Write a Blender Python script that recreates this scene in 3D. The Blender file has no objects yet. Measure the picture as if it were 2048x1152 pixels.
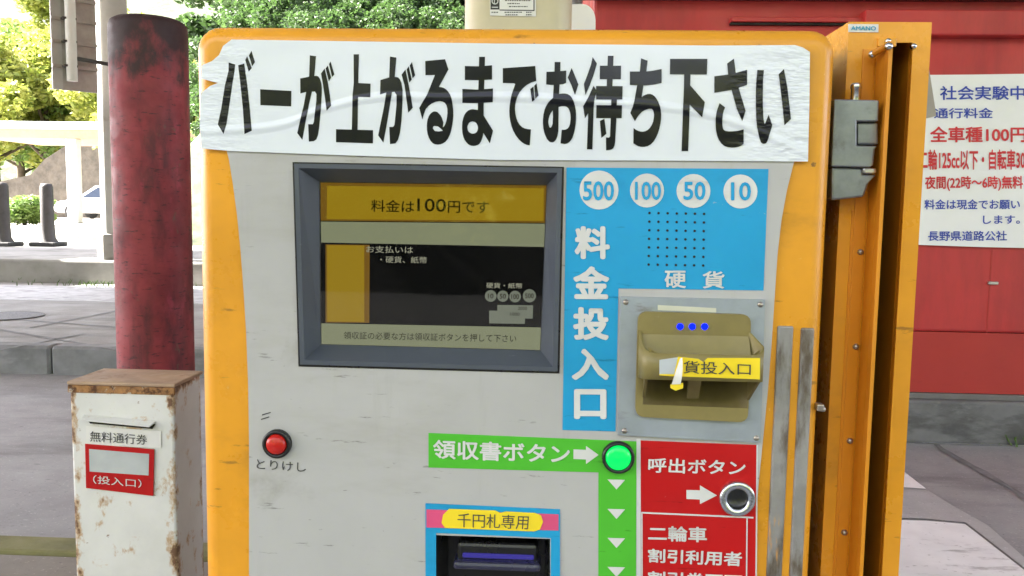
import bpy, bmesh, math, random
import numpy as np
from mathutils import Vector, Matrix, geometry
R = math.radians
S = bpy.context.scene
EXPO = 3.55
COL = S.collection
random.seed(7)

# ------------------------------------------------------------------ camera
F = 1700.0                                   # focal length in photo pixels (2048 wide)
CAMP = Vector((0.0, -0.95, 1.25))
ROT = Matrix.Rotation(R(2.778), 3, 'Z') @ Matrix.Rotation(R(90 - 5.416), 3, 'X') @ Matrix.Rotation(R(0.895), 3, 'Z')
cam = bpy.data.cameras.new('camera'); camo = bpy.data.objects.new('camera', cam); COL.objects.link(camo)
cam.sensor_width = 36; cam.lens = 36 * F / 2048; cam.clip_start = 0.02; cam.clip_end = 1000
camo.matrix_world = Matrix.Translation(CAMP) @ ROT.to_4x4()
S.camera = camo

# ------------------------------------------------------------------ sky, sun, exposure
SUN = Vector((-0.76, 0.06, 0.65)).normalized()
w = bpy.data.worlds.new('World'); S.world = w; w.use_nodes = True
sky = w.node_tree.nodes.new('ShaderNodeTexSky'); sky.sky_type = 'NISHITA'; sky.sun_disc = False
sky.sun_elevation = math.asin(SUN.z); sky.sun_rotation = math.atan2(SUN.x, SUN.y)
bg = w.node_tree.nodes['Background']; bg.inputs[1].default_value = 0.095
sky.dust_density = 2.5; sky.ozone_density = 0.6
hs_ = w.node_tree.nodes.new('ShaderNodeHueSaturation'); hs_.inputs['Saturation'].default_value = 0.4   # hazy, whitish summer sky
w.node_tree.links.new(sky.outputs[0], hs_.inputs['Color']); tn_ = w.node_tree.nodes.new('ShaderNodeMix'); tn_.data_type = 'RGBA'; tn_.blend_type = 'MULTIPLY'; tn_.inputs[0].default_value = 1.0; tn_.inputs[7].default_value = (1.0, 0.965, 1.05, 1)
w.node_tree.links.new(hs_.outputs[0], tn_.inputs[6]); w.node_tree.links.new(tn_.outputs[2], bg.inputs[0])
sl = bpy.data.lights.new('sun', 'SUN'); sl.energy = 5.0; sl.angle = R(0.5); sl.color = (1.0, 0.95, 0.86)
so = bpy.data.objects.new('sun', sl); COL.objects.link(so)
so.rotation_euler = (-SUN).to_track_quat('-Z', 'Y').to_euler(); so.location = SUN * 40
S.view_settings.view_transform = 'Standard'; S.view_settings.look = 'None'
S.view_settings.exposure = EXPO
S.cycles.max_bounces = 8
S.cycles.sample_clamp_indirect = 6.0

# ------------------------------------------------------------------ helpers
def ray(px, py):
    return ROT @ Vector(((px - 1024) / F, -(py - 576) / F, -1.0))
def W(px, py, Y=0.0):                        # photo pixel -> point on the upright plane y = Y
    d = ray(px, py); return CAMP + d * ((Y - CAMP.y) / d.y)
def G(px, py, z=0.0):                        # photo pixel -> point on the level plane z
    d = ray(px, py); return CAMP + d * ((z - CAMP.z) / d.z)

class MB:
    def __init__(s): s.v = []; s.f = []; s.sm = []
    def add(s, vs, fs, smooth=False):
        o = len(s.v); s.v += [tuple(v) for v in vs]
        s.f += [tuple(i + o for i in f) for f in fs]; s.sm += [smooth] * len(fs); return s
    def box(s, a, b):
        x0, y0, z0 = a; x1, y1, z1 = b
        return s.add([(x0,y0,z0),(x1,y0,z0),(x1,y1,z0),(x0,y1,z0),(x0,y0,z1),(x1,y0,z1),(x1,y1,z1),(x0,y1,z1)],
              [(0,3,2,1),(4,5,6,7),(0,1,5,4),(1,2,6,5),(2,3,7,6),(3,0,4,7)])
    def bbox(s, a, b, r=0.01, seg=2):         # bevelled box
        bm = bmesh.new(); bmesh.ops.create_cube(bm, size=1)
        for v in bm.verts:
            v.co = Vector([(a[i] + b[i]) / 2 + v.co[i] * (b[i] - a[i]) for i in range(3)])
        bmesh.ops.bevel(bm, geom=bm.edges[:] , offset=r, segments=seg, affect='EDGES', profile=0.5)
        bm.verts.index_update()
        s.add([v.co for v in bm.verts], [[v.index for v in f.verts] for f in bm.faces]); bm.free(); return s
    def flat(s, loops, y):                    # polygon (with holes) of (x,z) at y, facing the viewer
        L = [[Vector((p[0], p[1], 0)) for p in l] for l in loops]
        tri = geometry.tessellate_polygon(L)
        pts = [p for l in L for p in l]
        fs = []
        for t in tri:
            a, b, c = (pts[i] for i in t)
            cr = (b.x-a.x)*(c.y-a.y)-(b.y-a.y)*(c.x-a.x)
            fs.append(tuple(t) if cr > 0 else tuple(reversed(t)))
        return s.add([(p.x, y, p.y) for p in pts], fs)
    def prism(s, loops, y0, y1):              # front at y0, walls back to y1
        s.flat(loops, y0)
        for k, l in enumerate(loops):
            n = len(l); ar = sum(l[i][0]*l[(i+1)%n][1]-l[(i+1)%n][0]*l[i][1] for i in range(n))
            ccw = (ar > 0) == (k == 0)
            vs = [(p[0], y0, p[1]) for p in l] + [(p[0], y1, p[1]) for p in l]
            fs = [((i+1)%n, i, n+i, n+(i+1)%n) if ccw else (i, (i+1)%n, n+(i+1)%n, n+i) for i in range(n)]
            s.add(vs, fs)
        return s
    def ppoly(s, px, y0, th=0.0006, holes=()):  # same, outline given in photo pixels read on the plane y0
        cv = lambda l: [(W(a, b, y0).x, W(a, b, y0).z) for a, b in l]
        return s.prism([cv(px)] + [cv(h) for h in holes], y0, y0 + th)
    def tube(s, pts, rad, n=12, caps=True, smooth=True):
        pts = [Vector(p) for p in pts]; rad = rad if hasattr(rad, '__len__') else [rad] * len(pts)
        vs = []; up = Vector((0.123, 0.37, 0.92)).normalized()
        for i, p in enumerate(pts):
            t = (pts[min(i+1, len(pts)-1)] - pts[max(i-1, 0)]).normalized()
            a = t.cross(up)
            if a.length < 1e-3: a = t.cross(Vector((1, 0, 0)))
            a.normalize(); b = t.cross(a)
            for k in range(n):
                q = 2 * math.pi * k / n; vs.append(p + (a * math.cos(q) + b * math.sin(q)) * rad[i])
        fs = [(i*n+k, i*n+(k+1)%n, (i+1)*n+(k+1)%n, (i+1)*n+k) for i in range(len(pts)-1) for k in range(n)]
        s.add(vs, fs, smooth)
        if caps:
            s.add(vs[:n], [tuple(range(n))]); s.add(vs[-n:], [tuple(reversed(range(n)))])
        return s
    def lathe(s, c, ax, prof, n=28, smooth=True):   # prof: (radius, distance along ax)
        c = Vector(c); ax = Vector(ax).normalized(); a = ax.cross(Vector((0.3, 0.1, 0.95))).normalized(); b = ax.cross(a)
        vs = []
        for r, h in prof:
            for k in range(n):
                q = 2*math.pi*k/n; vs.append(c + ax*h + (a*math.cos(q)+b*math.sin(q))*max(r, 1e-5))
        fs = [(i*n+k, i*n+(k+1)%n, (i+1)*n+(k+1)%n, (i+1)*n+k) for i in range(len(prof)-1) for k in range(n)]
        return s.add(vs, fs, smooth)
    def text(s, body, quad, Y, bold=0.0):     # quad: TL TR BR BL in photo pixels
        v, f = glyphs(body, bold); tl, tr, br, bl = [Vector((*q, 0)) for q in quad]
        out = []
        for x, y, lay in v:                   # heavier weights are layered copies a few microns apart
            p = (bl*(1-x)+br*x)*(1-y) + (tl*(1-x)+tr*x)*y
            out.append(W(p.x, p.y, Y - lay*0.00003))
        return s.add(out, f)
    def trect(s, body, x0, y0, x1, y1, Y, bold=0.0, slope=0.018):
        d = (x1-x0)*slope
        return s.text(body, [(x0,y0),(x1,y0+d),(x1,y1+d),(x0,y1)], Y, bold)

_g = {}
def glyphs(body, bold):
    k = (body, bold)
    if k not in _g:
        c = bpy.data.curves.new('lettering', 'FONT'); c.body = body; c.resolution_u = 3
        o = bpy.data.objects.new('lettering', c); COL.objects.link(o)
        m = o.to_mesh(); v0 = np.array([x.co[:2] for x in m.vertices]); f0 = [tuple(p.vertices) for p in m.polygons]
        v = np.zeros((0, 3)); f = []
        sh = [(0, 0)] if bold == 0 else [(0, 0)] + [(bold*math.cos(q*math.pi/4), bold*math.sin(q*math.pi/4)) for q in range(8)]
        for n_, (dx, dy) in enumerate(sh):
            f += [tuple(i_ + len(v) for i_ in t) for t in f0]
            v = np.vstack([v, np.column_stack([v0 + (dx, dy), np.full(len(v0), n_)])])
        a = v.min(0); b = v.max(0); a[2] = 0; b[2] = 1; v = (v - a) / np.maximum(b - a, 1e-6)
        o.to_mesh_clear(); bpy.data.objects.remove(o); bpy.data.curves.remove(c)
        _g[k] = (v.tolist(), f)
    return _g[k]

def org(o):
    p = Vector((0, 0, 0))
    while o is not None: p += o.location; o = o.parent
    return p
def obj(name, mb, m, parent=None, loc=None, label=None, fixn=True):
    me = bpy.data.meshes.new(name)
    if loc is None and parent is None: loc = Vector((0, 0, 0))
    o0 = Vector(loc) if loc is not None else org(parent)
    me.from_pydata([tuple(Vector(v) - o0) for v in mb.v], [], mb.f)
    me.polygons.foreach_set('use_smooth', mb.sm)
    if fixn:
        bm = bmesh.new(); bm.from_mesh(me); bmesh.ops.remove_doubles(bm, verts=bm.verts, dist=1e-6)
        bm.to_mesh(me); bm.free()
    me.materials.append(m)
    o = bpy.data.objects.new(name, me); COL.objects.link(o)
    if parent is not None: o.parent = parent
    else: o.location = o0
    if label: o['label'] = label
    return o
def thing(name, label, cat, loc, group=None):
    o = bpy.data.objects.new(name, None); COL.objects.link(o); o.location = loc; o.empty_display_size = 0.1
    return tag(o, label, cat, group)
def tag(o, label, cat, group=None):
    o['label'] = label; o['category'] = cat
    if group: o['group'] = group
    return o
def struct(name, mb, m):
    o = obj(name, mb, m); o['kind'] = 'structure'; return o
def copy_tree(o, parent=None):
    c = o.copy(); COL.objects.link(c)
    if parent is not None: c.parent = parent; c.matrix_parent_inverse = o.matrix_parent_inverse
    for ch in o.children: copy_tree(ch, c)
    return c

def lin(r, g, b):
    f = lambda c: (c/255/12.92 if c/255 <= .04045 else ((c/255+.055)/1.055)**2.4)
    return (f(r), f(g), f(b))
def mat(name, c, rough=0.5, metal=0.0, var=0.12, vscale=5.0, dirt=(), bump=0.0, bscale=150.0, spec=0.5, emit=None, coat=0.0, tweak=None):
    """base colour with soft variation; dirt = list of (colour, scale xyz, low, high, strength) worn patches."""
    m = bpy.data.materials.new(name); m.use_nodes = True; nt = m.node_tree; N = nt.nodes; L = nt.links
    p = N['Principled BSDF']
    p.inputs['Roughness'].default_value = rough; p.inputs['Metallic'].default_value = metal
    p.inputs['Specular IOR Level'].default_value = spec; p.inputs['Coat Weight'].default_value = coat
    p.inputs['Coat Roughness'].default_value = 0.1
    if emit:
        p.inputs['Emission Color'].default_value = (*emit[0], 1); p.inputs['Emission Strength'].default_value = emit[1]
    tc = N.new('ShaderNodeTexCoord')
    def noise(scale, detail=5.0):
        mp = N.new('ShaderNodeMapping'); L.new(tc.outputs['Object'], mp.inputs[0])
        mp.inputs['Scale'].default_value = scale if hasattr(scale, '__len__') else (scale,)*3
        mp.inputs['Location'].default_value = (random.uniform(0, 50),)*3
        n = N.new('ShaderNodeTexNoise'); n.inputs['Scale'].default_value = 1.0; n.inputs['Detail'].default_value = detail
        n.inputs['Roughness'].default_value = 0.65
        L.new(mp.outputs[0], n.inputs['Vector']); return n.outputs['Fac']
    def ramp(s, lo, hi, a=0.0, b=1.0):
        r = N.new('ShaderNodeMapRange'); r.interpolation_type = 'SMOOTHSTEP'
        L.new(s, r.inputs[0]); r.inputs[1].default_value = lo; r.inputs[2].default_value = hi
        r.inputs[3].default_value = a; r.inputs[4].default_value = b; return r.outputs[0]
    def mix(f, a, b, mode='MIX'):
        x = N.new('ShaderNodeMix'); x.data_type = 'RGBA'; x.blend_type = mode
        for s_, v in ((x.inputs[0], f), (x.inputs[6], a), (x.inputs[7], b)):
            if isinstance(v, (int, float)): s_.default_value = v
            elif isinstance(v, tuple): s_.default_value = (*v, 1)
            else: L.new(v, s_)
        return x.outputs[2]
    col = mix(ramp(noise(vscale), 0.3, 0.7), tuple(x*(1-var) for x in c), tuple(min(1, x*(1+var)) for x in c))
    rg = None
    for dc, sc, lo, hi, st in dirt:
        col = mix(ramp(noise(sc, 7.0), lo, hi, 0, st), col, dc)
    L.new(col, p.inputs['Base Color'])
    L.new(ramp(noise(vscale*3), 0.3, 0.7, rough*0.8, min(1, rough*1.2)), p.inputs['Roughness'])
    if bump:
        b = N.new('ShaderNodeBump'); b.inputs['Strength'].default_value = bump; b.inputs['Distance'].default_value = 0.002
        L.new(noise(bscale), b.inputs['Height']); L.new(b.outputs[0], p.inputs['Normal'])
    if tweak: tweak(nt, p, tc, noise, ramp, mix, col)
    return m
def glow(name, c, s, base=(0.02, 0.02, 0.02), rough=0.25):
    return mat(name, base, rough, var=0.02, spec=0.0, emit=(c, s*3.6/2**EXPO))

# ------------------------------------------------------------------ materials
RUST = lin(120, 75, 40); DARK = (0.03, 0.026, 0.022)
YEL = (0.74, 0.325, 0.020)
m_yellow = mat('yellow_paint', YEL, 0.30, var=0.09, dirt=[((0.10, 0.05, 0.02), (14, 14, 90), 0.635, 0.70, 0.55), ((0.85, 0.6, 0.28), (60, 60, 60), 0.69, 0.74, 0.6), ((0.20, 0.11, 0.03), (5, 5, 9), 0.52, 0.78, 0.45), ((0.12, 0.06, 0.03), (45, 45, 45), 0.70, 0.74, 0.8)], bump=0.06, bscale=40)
m_yellow_in = mat('yellow_paint_shaded', (0.66, 0.25, 0.012), 0.42, var=0.06, dirt=[((0.2, 0.09, 0.02), (8, 8, 3), 0.55, 0.85, 0.5)], bump=0.05, bscale=40)  # darker copy of the yellow; shade on folds and slot wall painted in
m_dark = mat('painted_interior_shade', (0.012, 0.010, 0.008), 0.7)  # near-black colour stands in for shade inside slots, holes and gaps
m_panel = mat('grey_panel_paint', (0.445, 0.44, 0.435), 0.40, var=0.045, vscale=4,
    dirt=[((0.10, 0.09, 0.08), (18, 18, 120), 0.645, 0.71, 0.6), ((0.33, 0.31, 0.27), (3, 3, 10), 0.5, 0.75, 0.5), ((0.30, 0.28, 0.24), (22, 22, 2.2), 0.55, 0.75, 0.4), ((0.25, 0.23, 0.2), (7, 7, 7), 0.62, 0.78, 0.5), ((0.14, 0.13, 0.12), (40, 40, 170), 0.66, 0.72, 0.6), ((0.1, 0.06, 0.03), (45, 45, 45), 0.72, 0.76, 0.8)], bump=0.05, bscale=60)
m_panel_edge = mat('grey_plate_bright', (0.6, 0.6, 0.62), 0.45, var=0.05)
m_bezel = mat('slate_plastic', lin(72, 78, 88), 0.45, var=0.06, dirt=[((0.3, 0.31, 0.33), (30, 30, 140), 0.68, 0.75, 0.5)])
def sticker(name, c, r=0.35):
    return mat(name, c, r, var=0.05, spec=0.3, dirt=[(tuple(x*0.3 for x in c), (16, 16, 110), 0.62, 0.70, 0.5), (tuple(x*0.55 for x in c), (4, 4, 8), 0.5, 0.75, 0.5), ((0.5, 0.5, 0.48), (50, 50, 90), 0.69, 0.74, 0.6)])
m_blue = sticker('blue_sticker', lin(38, 154, 205)); m_green = sticker('green_sticker', lin(80, 180, 52)); m_red = sticker('red_sticker', lin(186, 24, 26))
m_white = mat('white_print', (0.64, 0.64, 0.63), 0.45, var=0.08, dirt=[((0.36, 0.33, 0.3), (20, 20, 60), 0.55, 0.75, 0.6), ((0.2, 0.18, 0.16), (60, 60, 140), 0.66, 0.72, 0.6)])
m_ink = mat('black_ink', (0.02, 0.02, 0.02), 0.4)
m_hand = mat('marker_ink', (0.05, 0.05, 0.05), 0.5)
m_labelyellow = mat('yellow_label', lin(240, 212, 40), 0.45, var=0.06, dirt=[((0.6, 0.45, 0.1), (30, 30, 60), 0.6, 0.8, 0.5)])
m_pink = mat('pink_label', lin(215, 80, 125), 0.45, var=0.06)
m_coinplate = mat('scuffed_steel_plate', (0.34, 0.38, 0.42), 0.5, 0.35, 0.12, 9, dirt=[((0.18, 0.16, 0.14), (12, 12, 40), 0.6, 0.75, 0.7), (RUST, (30, 30, 30), 0.7, 0.76, 0.7)])
m_olive = mat('olive_plastic', lin(132, 120, 72), 0.42, var=0.07, vscale=25, dirt=[((0.42, 0.40, 0.30), (60, 60, 120), 0.66, 0.76, 0.5)])
m_olive_dk = mat('shaded_olive_plastic', lin(106, 94, 56), 0.5, var=0.1, vscale=25)  # darker copy of the olive: shade beneath the tray put into colour
m_chrome = mat('chrome', (0.62, 0.66, 0.7), 0.22, 1.0, 0.05)
m_steel = mat('brushed_steel', (0.55, 0.55, 0.55), 0.35, 0.9, 0.12, 20)
m_lock = mat('gunmetal_lock', (0.22, 0.235, 0.26), 0.36, 0.75, 0.22, 18, dirt=[((0.08, 0.07, 0.065), (25, 25, 25), 0.5, 0.75, 0.7)])
m_black = mat('black_plastic', (0.012, 0.012, 0.013), 0.3)
m_strip = mat('worn_metal_strip', (0.30, 0.29, 0.28), 0.5, 0.3, 0.2, 12, dirt=[((0.09, 0.055, 0.025), (30, 30, 8), 0.45, 0.64, 0.85), (YEL, (60, 60, 10), 0.6, 0.7, 0.7)])
m_screw = mat('dull_screw_metal', (0.38, 0.34, 0.30), 0.4, 0.8, 0.1)
m_led = glow('blue_light', (0.002, 0.008, 1.0), 1.3, (0.0, 0.002, 0.05)); m_ledcore = glow('blue_light_core', (0.06, 0.35, 1.0), 1.1)
m_greenlamp = mat('lit_green_lens', (0.0, 0.3, 0.06), 0.2, var=0.0, emit=((0.0, 1.0, 0.12), 0.9/2**EXPO))
m_redlens = mat('red_lens', lin(190, 30, 22), 0.25, var=0.05)
m_slotglow = glow('violet_slot_light', (0.06, 0.045, 0.5), 0.16)

# banner paper: glossy laminate with one long crease and wrinkles towards its right end
CREASE = [(400,262),(537,255),(661,215),(773,194),(880,197),(1030,195),(1180,204),(1290,210),(1400,226),(1480,250),(1531,271),(1620,312)]
MLOC = Vector((0.0, 0.27, 0.15))
def creased(nt, p, tc, noise, ramp, mix, col):
    N = nt.nodes; L = nt.links
    sx = N.new('ShaderNodeSeparateXYZ'); L.new(tc.outputs['Object'], sx.inputs[0])
    pts = [W(a, b, 0) - MLOC for a, b in CREASE]
    x0, x1 = pts[0].x, pts[-1].x; z0, z1 = pts[-1].z - 0.02, pts[3].z + 0.05
    mr = N.new('ShaderNodeMapRange'); L.new(sx.outputs[0], mr.inputs[0]); mr.inputs[1].default_value = x0; mr.inputs[2].default_value = x1
    fc = N.new('ShaderNodeFloatCurve'); L.new(mr.outputs[0], fc.inputs[1]); cv = fc.mapping.curves[0]
    for i, q in enumerate(pts):
        xy = ((q.x-x0)/(x1-x0), (q.z-z0)/(z1-z0))
        if i == 0: cv.points[0].location = xy
        elif i == len(pts)-1: cv.points[len(cv.points)-1].location = xy
        else: cv.points.new(*xy)
    fc.mapping.update()
    back = N.new('ShaderNodeMath'); back.operation = 'MULTIPLY_ADD'; L.new(fc.outputs[0], back.inputs[0]); back.inputs[1].default_value = z1-z0; back.inputs[2].default_value = z0
    d = N.new('ShaderNodeMath'); d.operation = 'SUBTRACT'; L.new(sx.outputs[2], d.inputs[0]); L.new(back.outputs[0], d.inputs[1])
    ab = N.new('ShaderNodeMath'); ab.operation = 'ABSOLUTE'; L.new(d.outputs[0], ab.inputs[0])
    rid = ramp(ab.outputs[0], 0.0, 0.007, 1, 0)
    wr = ramp(sx.outputs[0], W(1430, 200).x, W(1600, 200).x, 0.0, 1.0)
    wl = ramp(sx.outputs[0], W(400, 200).x, W(560, 200).x, 0.6, 0.0)
    wm = N.new('ShaderNodeMath'); wm.operation = 'MAXIMUM'; L.new(wr, wm.inputs[0]); L.new(wl, wm.inputs[1])
    wn = N.new('ShaderNodeMath'); wn.operation = 'MULTIPLY'; L.new(wm.outputs[0], wn.inputs[0]); L.new(noise((22, 22, 60), 3.0), wn.inputs[1])
    big = noise((4, 4, 9), 2.0)
    s1 = N.new('ShaderNodeMath'); s1.operation = 'MULTIPLY_ADD'; L.new(wn.outputs[0], s1.inputs[0]); s1.inputs[1].default_value = 4.0; L.new(rid, s1.inputs[2])
    s2 = N.new('ShaderNodeMath'); s2.operation = 'MULTIPLY_ADD'; L.new(big, s2.inputs[0]); s2.inputs[1].default_value = 2.0; L.new(s1.outputs[0], s2.inputs[2])
    b = N.new('ShaderNodeBump'); b.inputs['Strength'].default_value = 0.8; b.inputs['Distance'].default_value = 0.0016
    L.new(s2.outputs[0], b.inputs['Height']); L.new(b.outputs[0], p.inputs['Normal']); L.new(b.outputs[0], p.inputs['Coat Normal'])
m_banner = mat('laminated_paper', (0.70, 0.74, 0.80), 0.35, var=0.015, coat=0.4, tweak=creased, dirt=[((0.35, 0.33, 0.3), (24, 24, 40), 0.70, 0.76, 0.5)])
m_letters = mat('laminated_black_print', (0.012, 0.013, 0.016), 0.16, var=0.1, spec=0.3, tweak=creased)

def ground_mat(name, c, dk, sc=1.0, rough=0.8, streak=(0.6, 2.5, 1)):
    return mat(name, c, rough, var=0.14, vscale=1.3*sc, bump=0.5, bscale=90,
        dirt=[(dk, tuple(x*sc for x in streak), 0.50, 0.72, 0.75), (tuple(x*1.5 for x in c), tuple(x*1.7*sc for x in streak), 0.6, 0.76, 0.5), (dk, (9*sc, 22*sc, 9), 0.64, 0.72, 0.6), (tuple(x*1.9 for x in c), (70*sc, 90*sc, 70), 0.60, 0.68, 0.55), (tuple(x*.4 for x in c), (60*sc, 80*sc, 60), 0.60, 0.68, 0.55)])
m_asphalt = ground_mat('worn_asphalt', (0.30, 0.30, 0.31), (0.16, 0.16, 0.165))
m_pave = ground_mat('grey_pavement', (0.27, 0.265, 0.26), (0.14, 0.135, 0.13))
m_island = ground_mat('island_concrete', (0.24, 0.215, 0.19), (0.11, 0.10, 0.08))
m_kerb = mat('dark_kerb_concrete', (0.18, 0.185, 0.195), 0.85, var=0.3, vscale=2.5, dirt=[((0.28, 0.28, 0.29), (3, 3, 9), 0.55, 0.7, 0.6)], bump=0.5)
m_moss = mat('mossy_kerb', (0.17, 0.165, 0.07), 0.9, var=0.25, vscale=6, bump=0.5)
m_paleconc = mat('pale_concrete', (0.42, 0.40, 0.36), 0.85, var=0.15, vscale=0.6, bump=0.3)
m_step = mat('weathered_concrete', (0.24, 0.235, 0.22), 0.9, var=0.2, vscale=1.2, bump=0.5, dirt=[((0.09, 0.085, 0.075), (1.2, 1.2, 5), 0.5, 0.7, 0.7), ((0.10, 0.13, 0.04), (3, 3, 3), 0.62, 0.75, 0.5)])
m_line = mat('worn_road_paint', (0.40, 0.40, 0.41), 0.7, var=0.1, dirt=[((0.25, 0.25, 0.26), (5, 9, 5), 0.5, 0.62, 0.9)])
m_grass = mat('grass_blade', (0.07, 0.13, 0.025), 0.6, var=0.4, vscale=20)
m_soil = mat('hillside_soil', (0.035, 0.034, 0.015), 0.95, var=0.4, vscale=1.0, bump=0.9, bscale=14, dirt=[((0.03, 0.06, 0.012), (2, 2, 2), 0.42, 0.58, 0.9), ((0.012, 0.015, 0.008), (6, 6, 6), 0.5, 0.62, 0.8), ((0.07, 0.11, 0.025), (14, 14, 14), 0.55, 0.65, 0.8)])
m_canopy = mat('canopy_sheet', (0.55, 0.55, 0.54), 0.6, var=0.1)
def worn_top(nt, p, tc, noise, ramp, mix, col):    # paint rubbed off the dome and the upper edge, ragged lower border
    N = nt.nodes; L = nt.links
    sx = N.new('ShaderNodeSeparateXYZ'); L.new(tc.outputs['Object'], sx.inputs[0])
    ma = N.new('ShaderNodeMath'); ma.operation = 'MULTIPLY_ADD'; L.new(noise((14, 14, 9)), ma.inputs[0]); ma.inputs[1].default_value = 0.42; L.new(sx.outputs[2], ma.inputs[2])
    f = ramp(ma.outputs[0], W(307, 36, 1.25).z - .15 + .045, W(307, 36, 1.25).z - .15 + .15, 0, .95)
    L.new(mix(f, col, (0.03, 0.017, 0.018)), p.inputs['Base Color'])
m_redpaint = mat('red_bollard_paint', lin(128, 50, 55), 0.6, spec=0.3, var=0.25, vscale=7, bump=0.2, bscale=50, tweak=worn_top,
    dirt=[((0.045, 0.02, 0.022), (13, 13, 4), 0.44, 0.66, 0.7), ((0.30, 0.04, 0.06), (20, 20, 9), 0.58, 0.68, 0.7), ((0.03, 0.018, 0.018), (34, 34, 150), 0.57, 0.66, 0.75), ((0.12, 0.07, 0.05), (25, 25, 14), 0.62, 0.7, 0.7), ((0.36, 0.2, 0.16), (50, 50, 60), 0.71, 0.75, 0.7)])
def edge_rust(nt, p, tc, noise, ramp, mix, col):      # rust creeping in from the box edges and from under the lid
    N = nt.nodes; L = nt.links
    sx = N.new('ShaderNodeSeparateXYZ'); L.new(tc.outputs['Object'], sx.inputs[0])
    ax = N.new('ShaderNodeMath'); ax.operation = 'ABSOLUTE'; L.new(sx.outputs[0], ax.inputs[0])
    ay = N.new('ShaderNodeMath'); ay.operation = 'ABSOLUTE'; L.new(sx.outputs[1], ay.inputs[0])
    em = N.new('ShaderNodeMath'); em.operation = 'MULTIPLY'; L.new(ramp(ax.outputs[0], .082, .112, 0, .17), em.inputs[0]); L.new(ramp(ay.outputs[0], .042, .070), em.inputs[1]); ex = em.outputs[0]
    ez = ramp(sx.outputs[2], W(245, 768, .85).z-.15-.035, W(245, 768, .85).z-.15, 0, .22)
    mx = N.new('ShaderNodeMath'); mx.operation = 'MAXIMUM'; L.new(ex, mx.inputs[0]); L.new(ez, mx.inputs[1])
    ad = N.new('ShaderNodeMath'); ad.operation = 'ADD'; L.new(noise((26, 26, 18), 6.0), ad.inputs[0]); L.new(mx.outputs[0], ad.inputs[1])
    c1 = mix(ramp(ad.outputs[0], .60, .72, 0, .85), col, lin(186, 150, 105)); L.new(mix(ramp(ad.outputs[0], .70, .77, 0, .85), c1, lin(92, 56, 32)), p.inputs['Base Color'])
m_rustwhite = mat('rusty_white_paint', (0.74, 0.74, 0.72), 0.5, var=0.06, vscale=6, tweak=edge_rust,
    dirt=[(lin(190, 140, 70), (13, 13, 24), 0.64, 0.72, 0.7), (lin(95, 55, 30), (13, 13, 26), 0.68, 0.72, 0.8), (lin(120, 75, 40), (40, 40, 60), 0.68, 0.72, 0.8)], bump=0.1, bscale=60)
m_rustedge = mat('rusted_edge', lin(165, 120, 75), 0.8, var=0.3, vscale=40, dirt=[(lin(80, 48, 28), (40, 40, 40), 0.5, 0.62, 0.9), ((0.6, 0.56, 0.48), (50, 50, 50), 0.58, 0.66, 0.8)])
m_rusttop = mat('rust_stained_top', lin(178, 150, 125), 0.6, var=0.15, vscale=12, dirt=[(lin(120, 80, 50), (20, 20, 20), 0.55, 0.7, 0.8)])
m_beige = mat('beige_pillar_paint', (0.60, 0.53, 0.36), 0.5, var=0.05, dirt=[((0.3, 0.27, 0.2), (6, 6, 14), 0.58, 0.8, 0.6)], bump=0.08, bscale=40)
m_wall = mat('red_building_paint', lin(192, 56, 56), 0.5, var=0.06, vscale=1.5, dirt=[(lin(112, 34, 36), (3, 3, .7), 0.46, 0.7, 0.4), ((0.5, 0.25, 0.22), (35, 35, 50), 0.72, 0.76, 0.7)], bump=0.05, bscale=30)
m_wall2 = mat('red_lower_panel_paint', lin(170, 48, 42), 0.5, var=0.05, vscale=1.5, dirt=[(lin(110, 34, 34), (2, 2, 5), 0.5, 0.75, 0.5)])
m_fasc = mat('brown_fascia', lin(110, 52, 46), 0.7, var=0.15)
m_plinth = mat('plinth_concrete', (0.16, 0.16, 0.165), 0.9, var=0.25, vscale=2, dirt=[((0.07, 0.07, 0.07), (2, 2, 6), 0.48, 0.65, 0.8), ((0.33, 0.33, 0.34), (2, 2, 5), 0.6, 0.75, 0.7)], bump=0.5)
m_bannerw = mat('white_vinyl', (0.84, 0.85, 0.87), 0.4, var=0.02)
m_bblue = mat('blue_print', lin(45, 70, 175), 0.5); m_bred = mat('red_print', lin(205, 40, 52), 0.5)
m_column = mat('painted_steel_column', (0.42, 0.42, 0.40), 0.55, var=0.08, vscale=3, dirt=[((0.25, 0.22, 0.19), (4, 4, 8), 0.6, 0.8, 0.6)])
m_whitep = mat('white_paint', (0.78, 0.77, 0.74), 0.5, var=0.04)
m_brown = mat('tan_soffit', (0.35, 0.24, 0.15), 0.7, var=0.1)
m_signback = mat('aluminium_sign_back', (0.36, 0.34, 0.31), 0.5, 0.3, 0.12, 6)
m_darkmetal = mat('dark_clamp_metal', (0.06, 0.055, 0.05), 0.5, 0.4)
m_stone = mat('stone_wall', (0.085, 0.072, 0.055), 0.9, var=0.3, vscale=2.5, bump=0.8, bscale=6)  # stone colour lowered to stand for the shade of the trees
m_tanpost = mat('faded_rubber_post', (0.05, 0.045, 0.045), 0.6, var=0.2)
m_rubber = mat('black_rubber', (0.03, 0.03, 0.03), 0.7)
m_carpaint = mat('white_car_paint', (0.78, 0.78, 0.78), 0.3, var=0.01, coat=0.5)
m_carglass = mat('tinted_car_glass', (0.02, 0.03, 0.05), 0.08)
m_iron = mat('cast_iron', (0.06, 0.055, 0.052), 0.6, 0.3, 0.2, 20, bump=0.5, bscale=60)
m_bark = mat('bark', (0.10, 0.075, 0.05), 0.9, var=0.3, vscale=4, bump=0.7, bscale=30)
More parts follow.
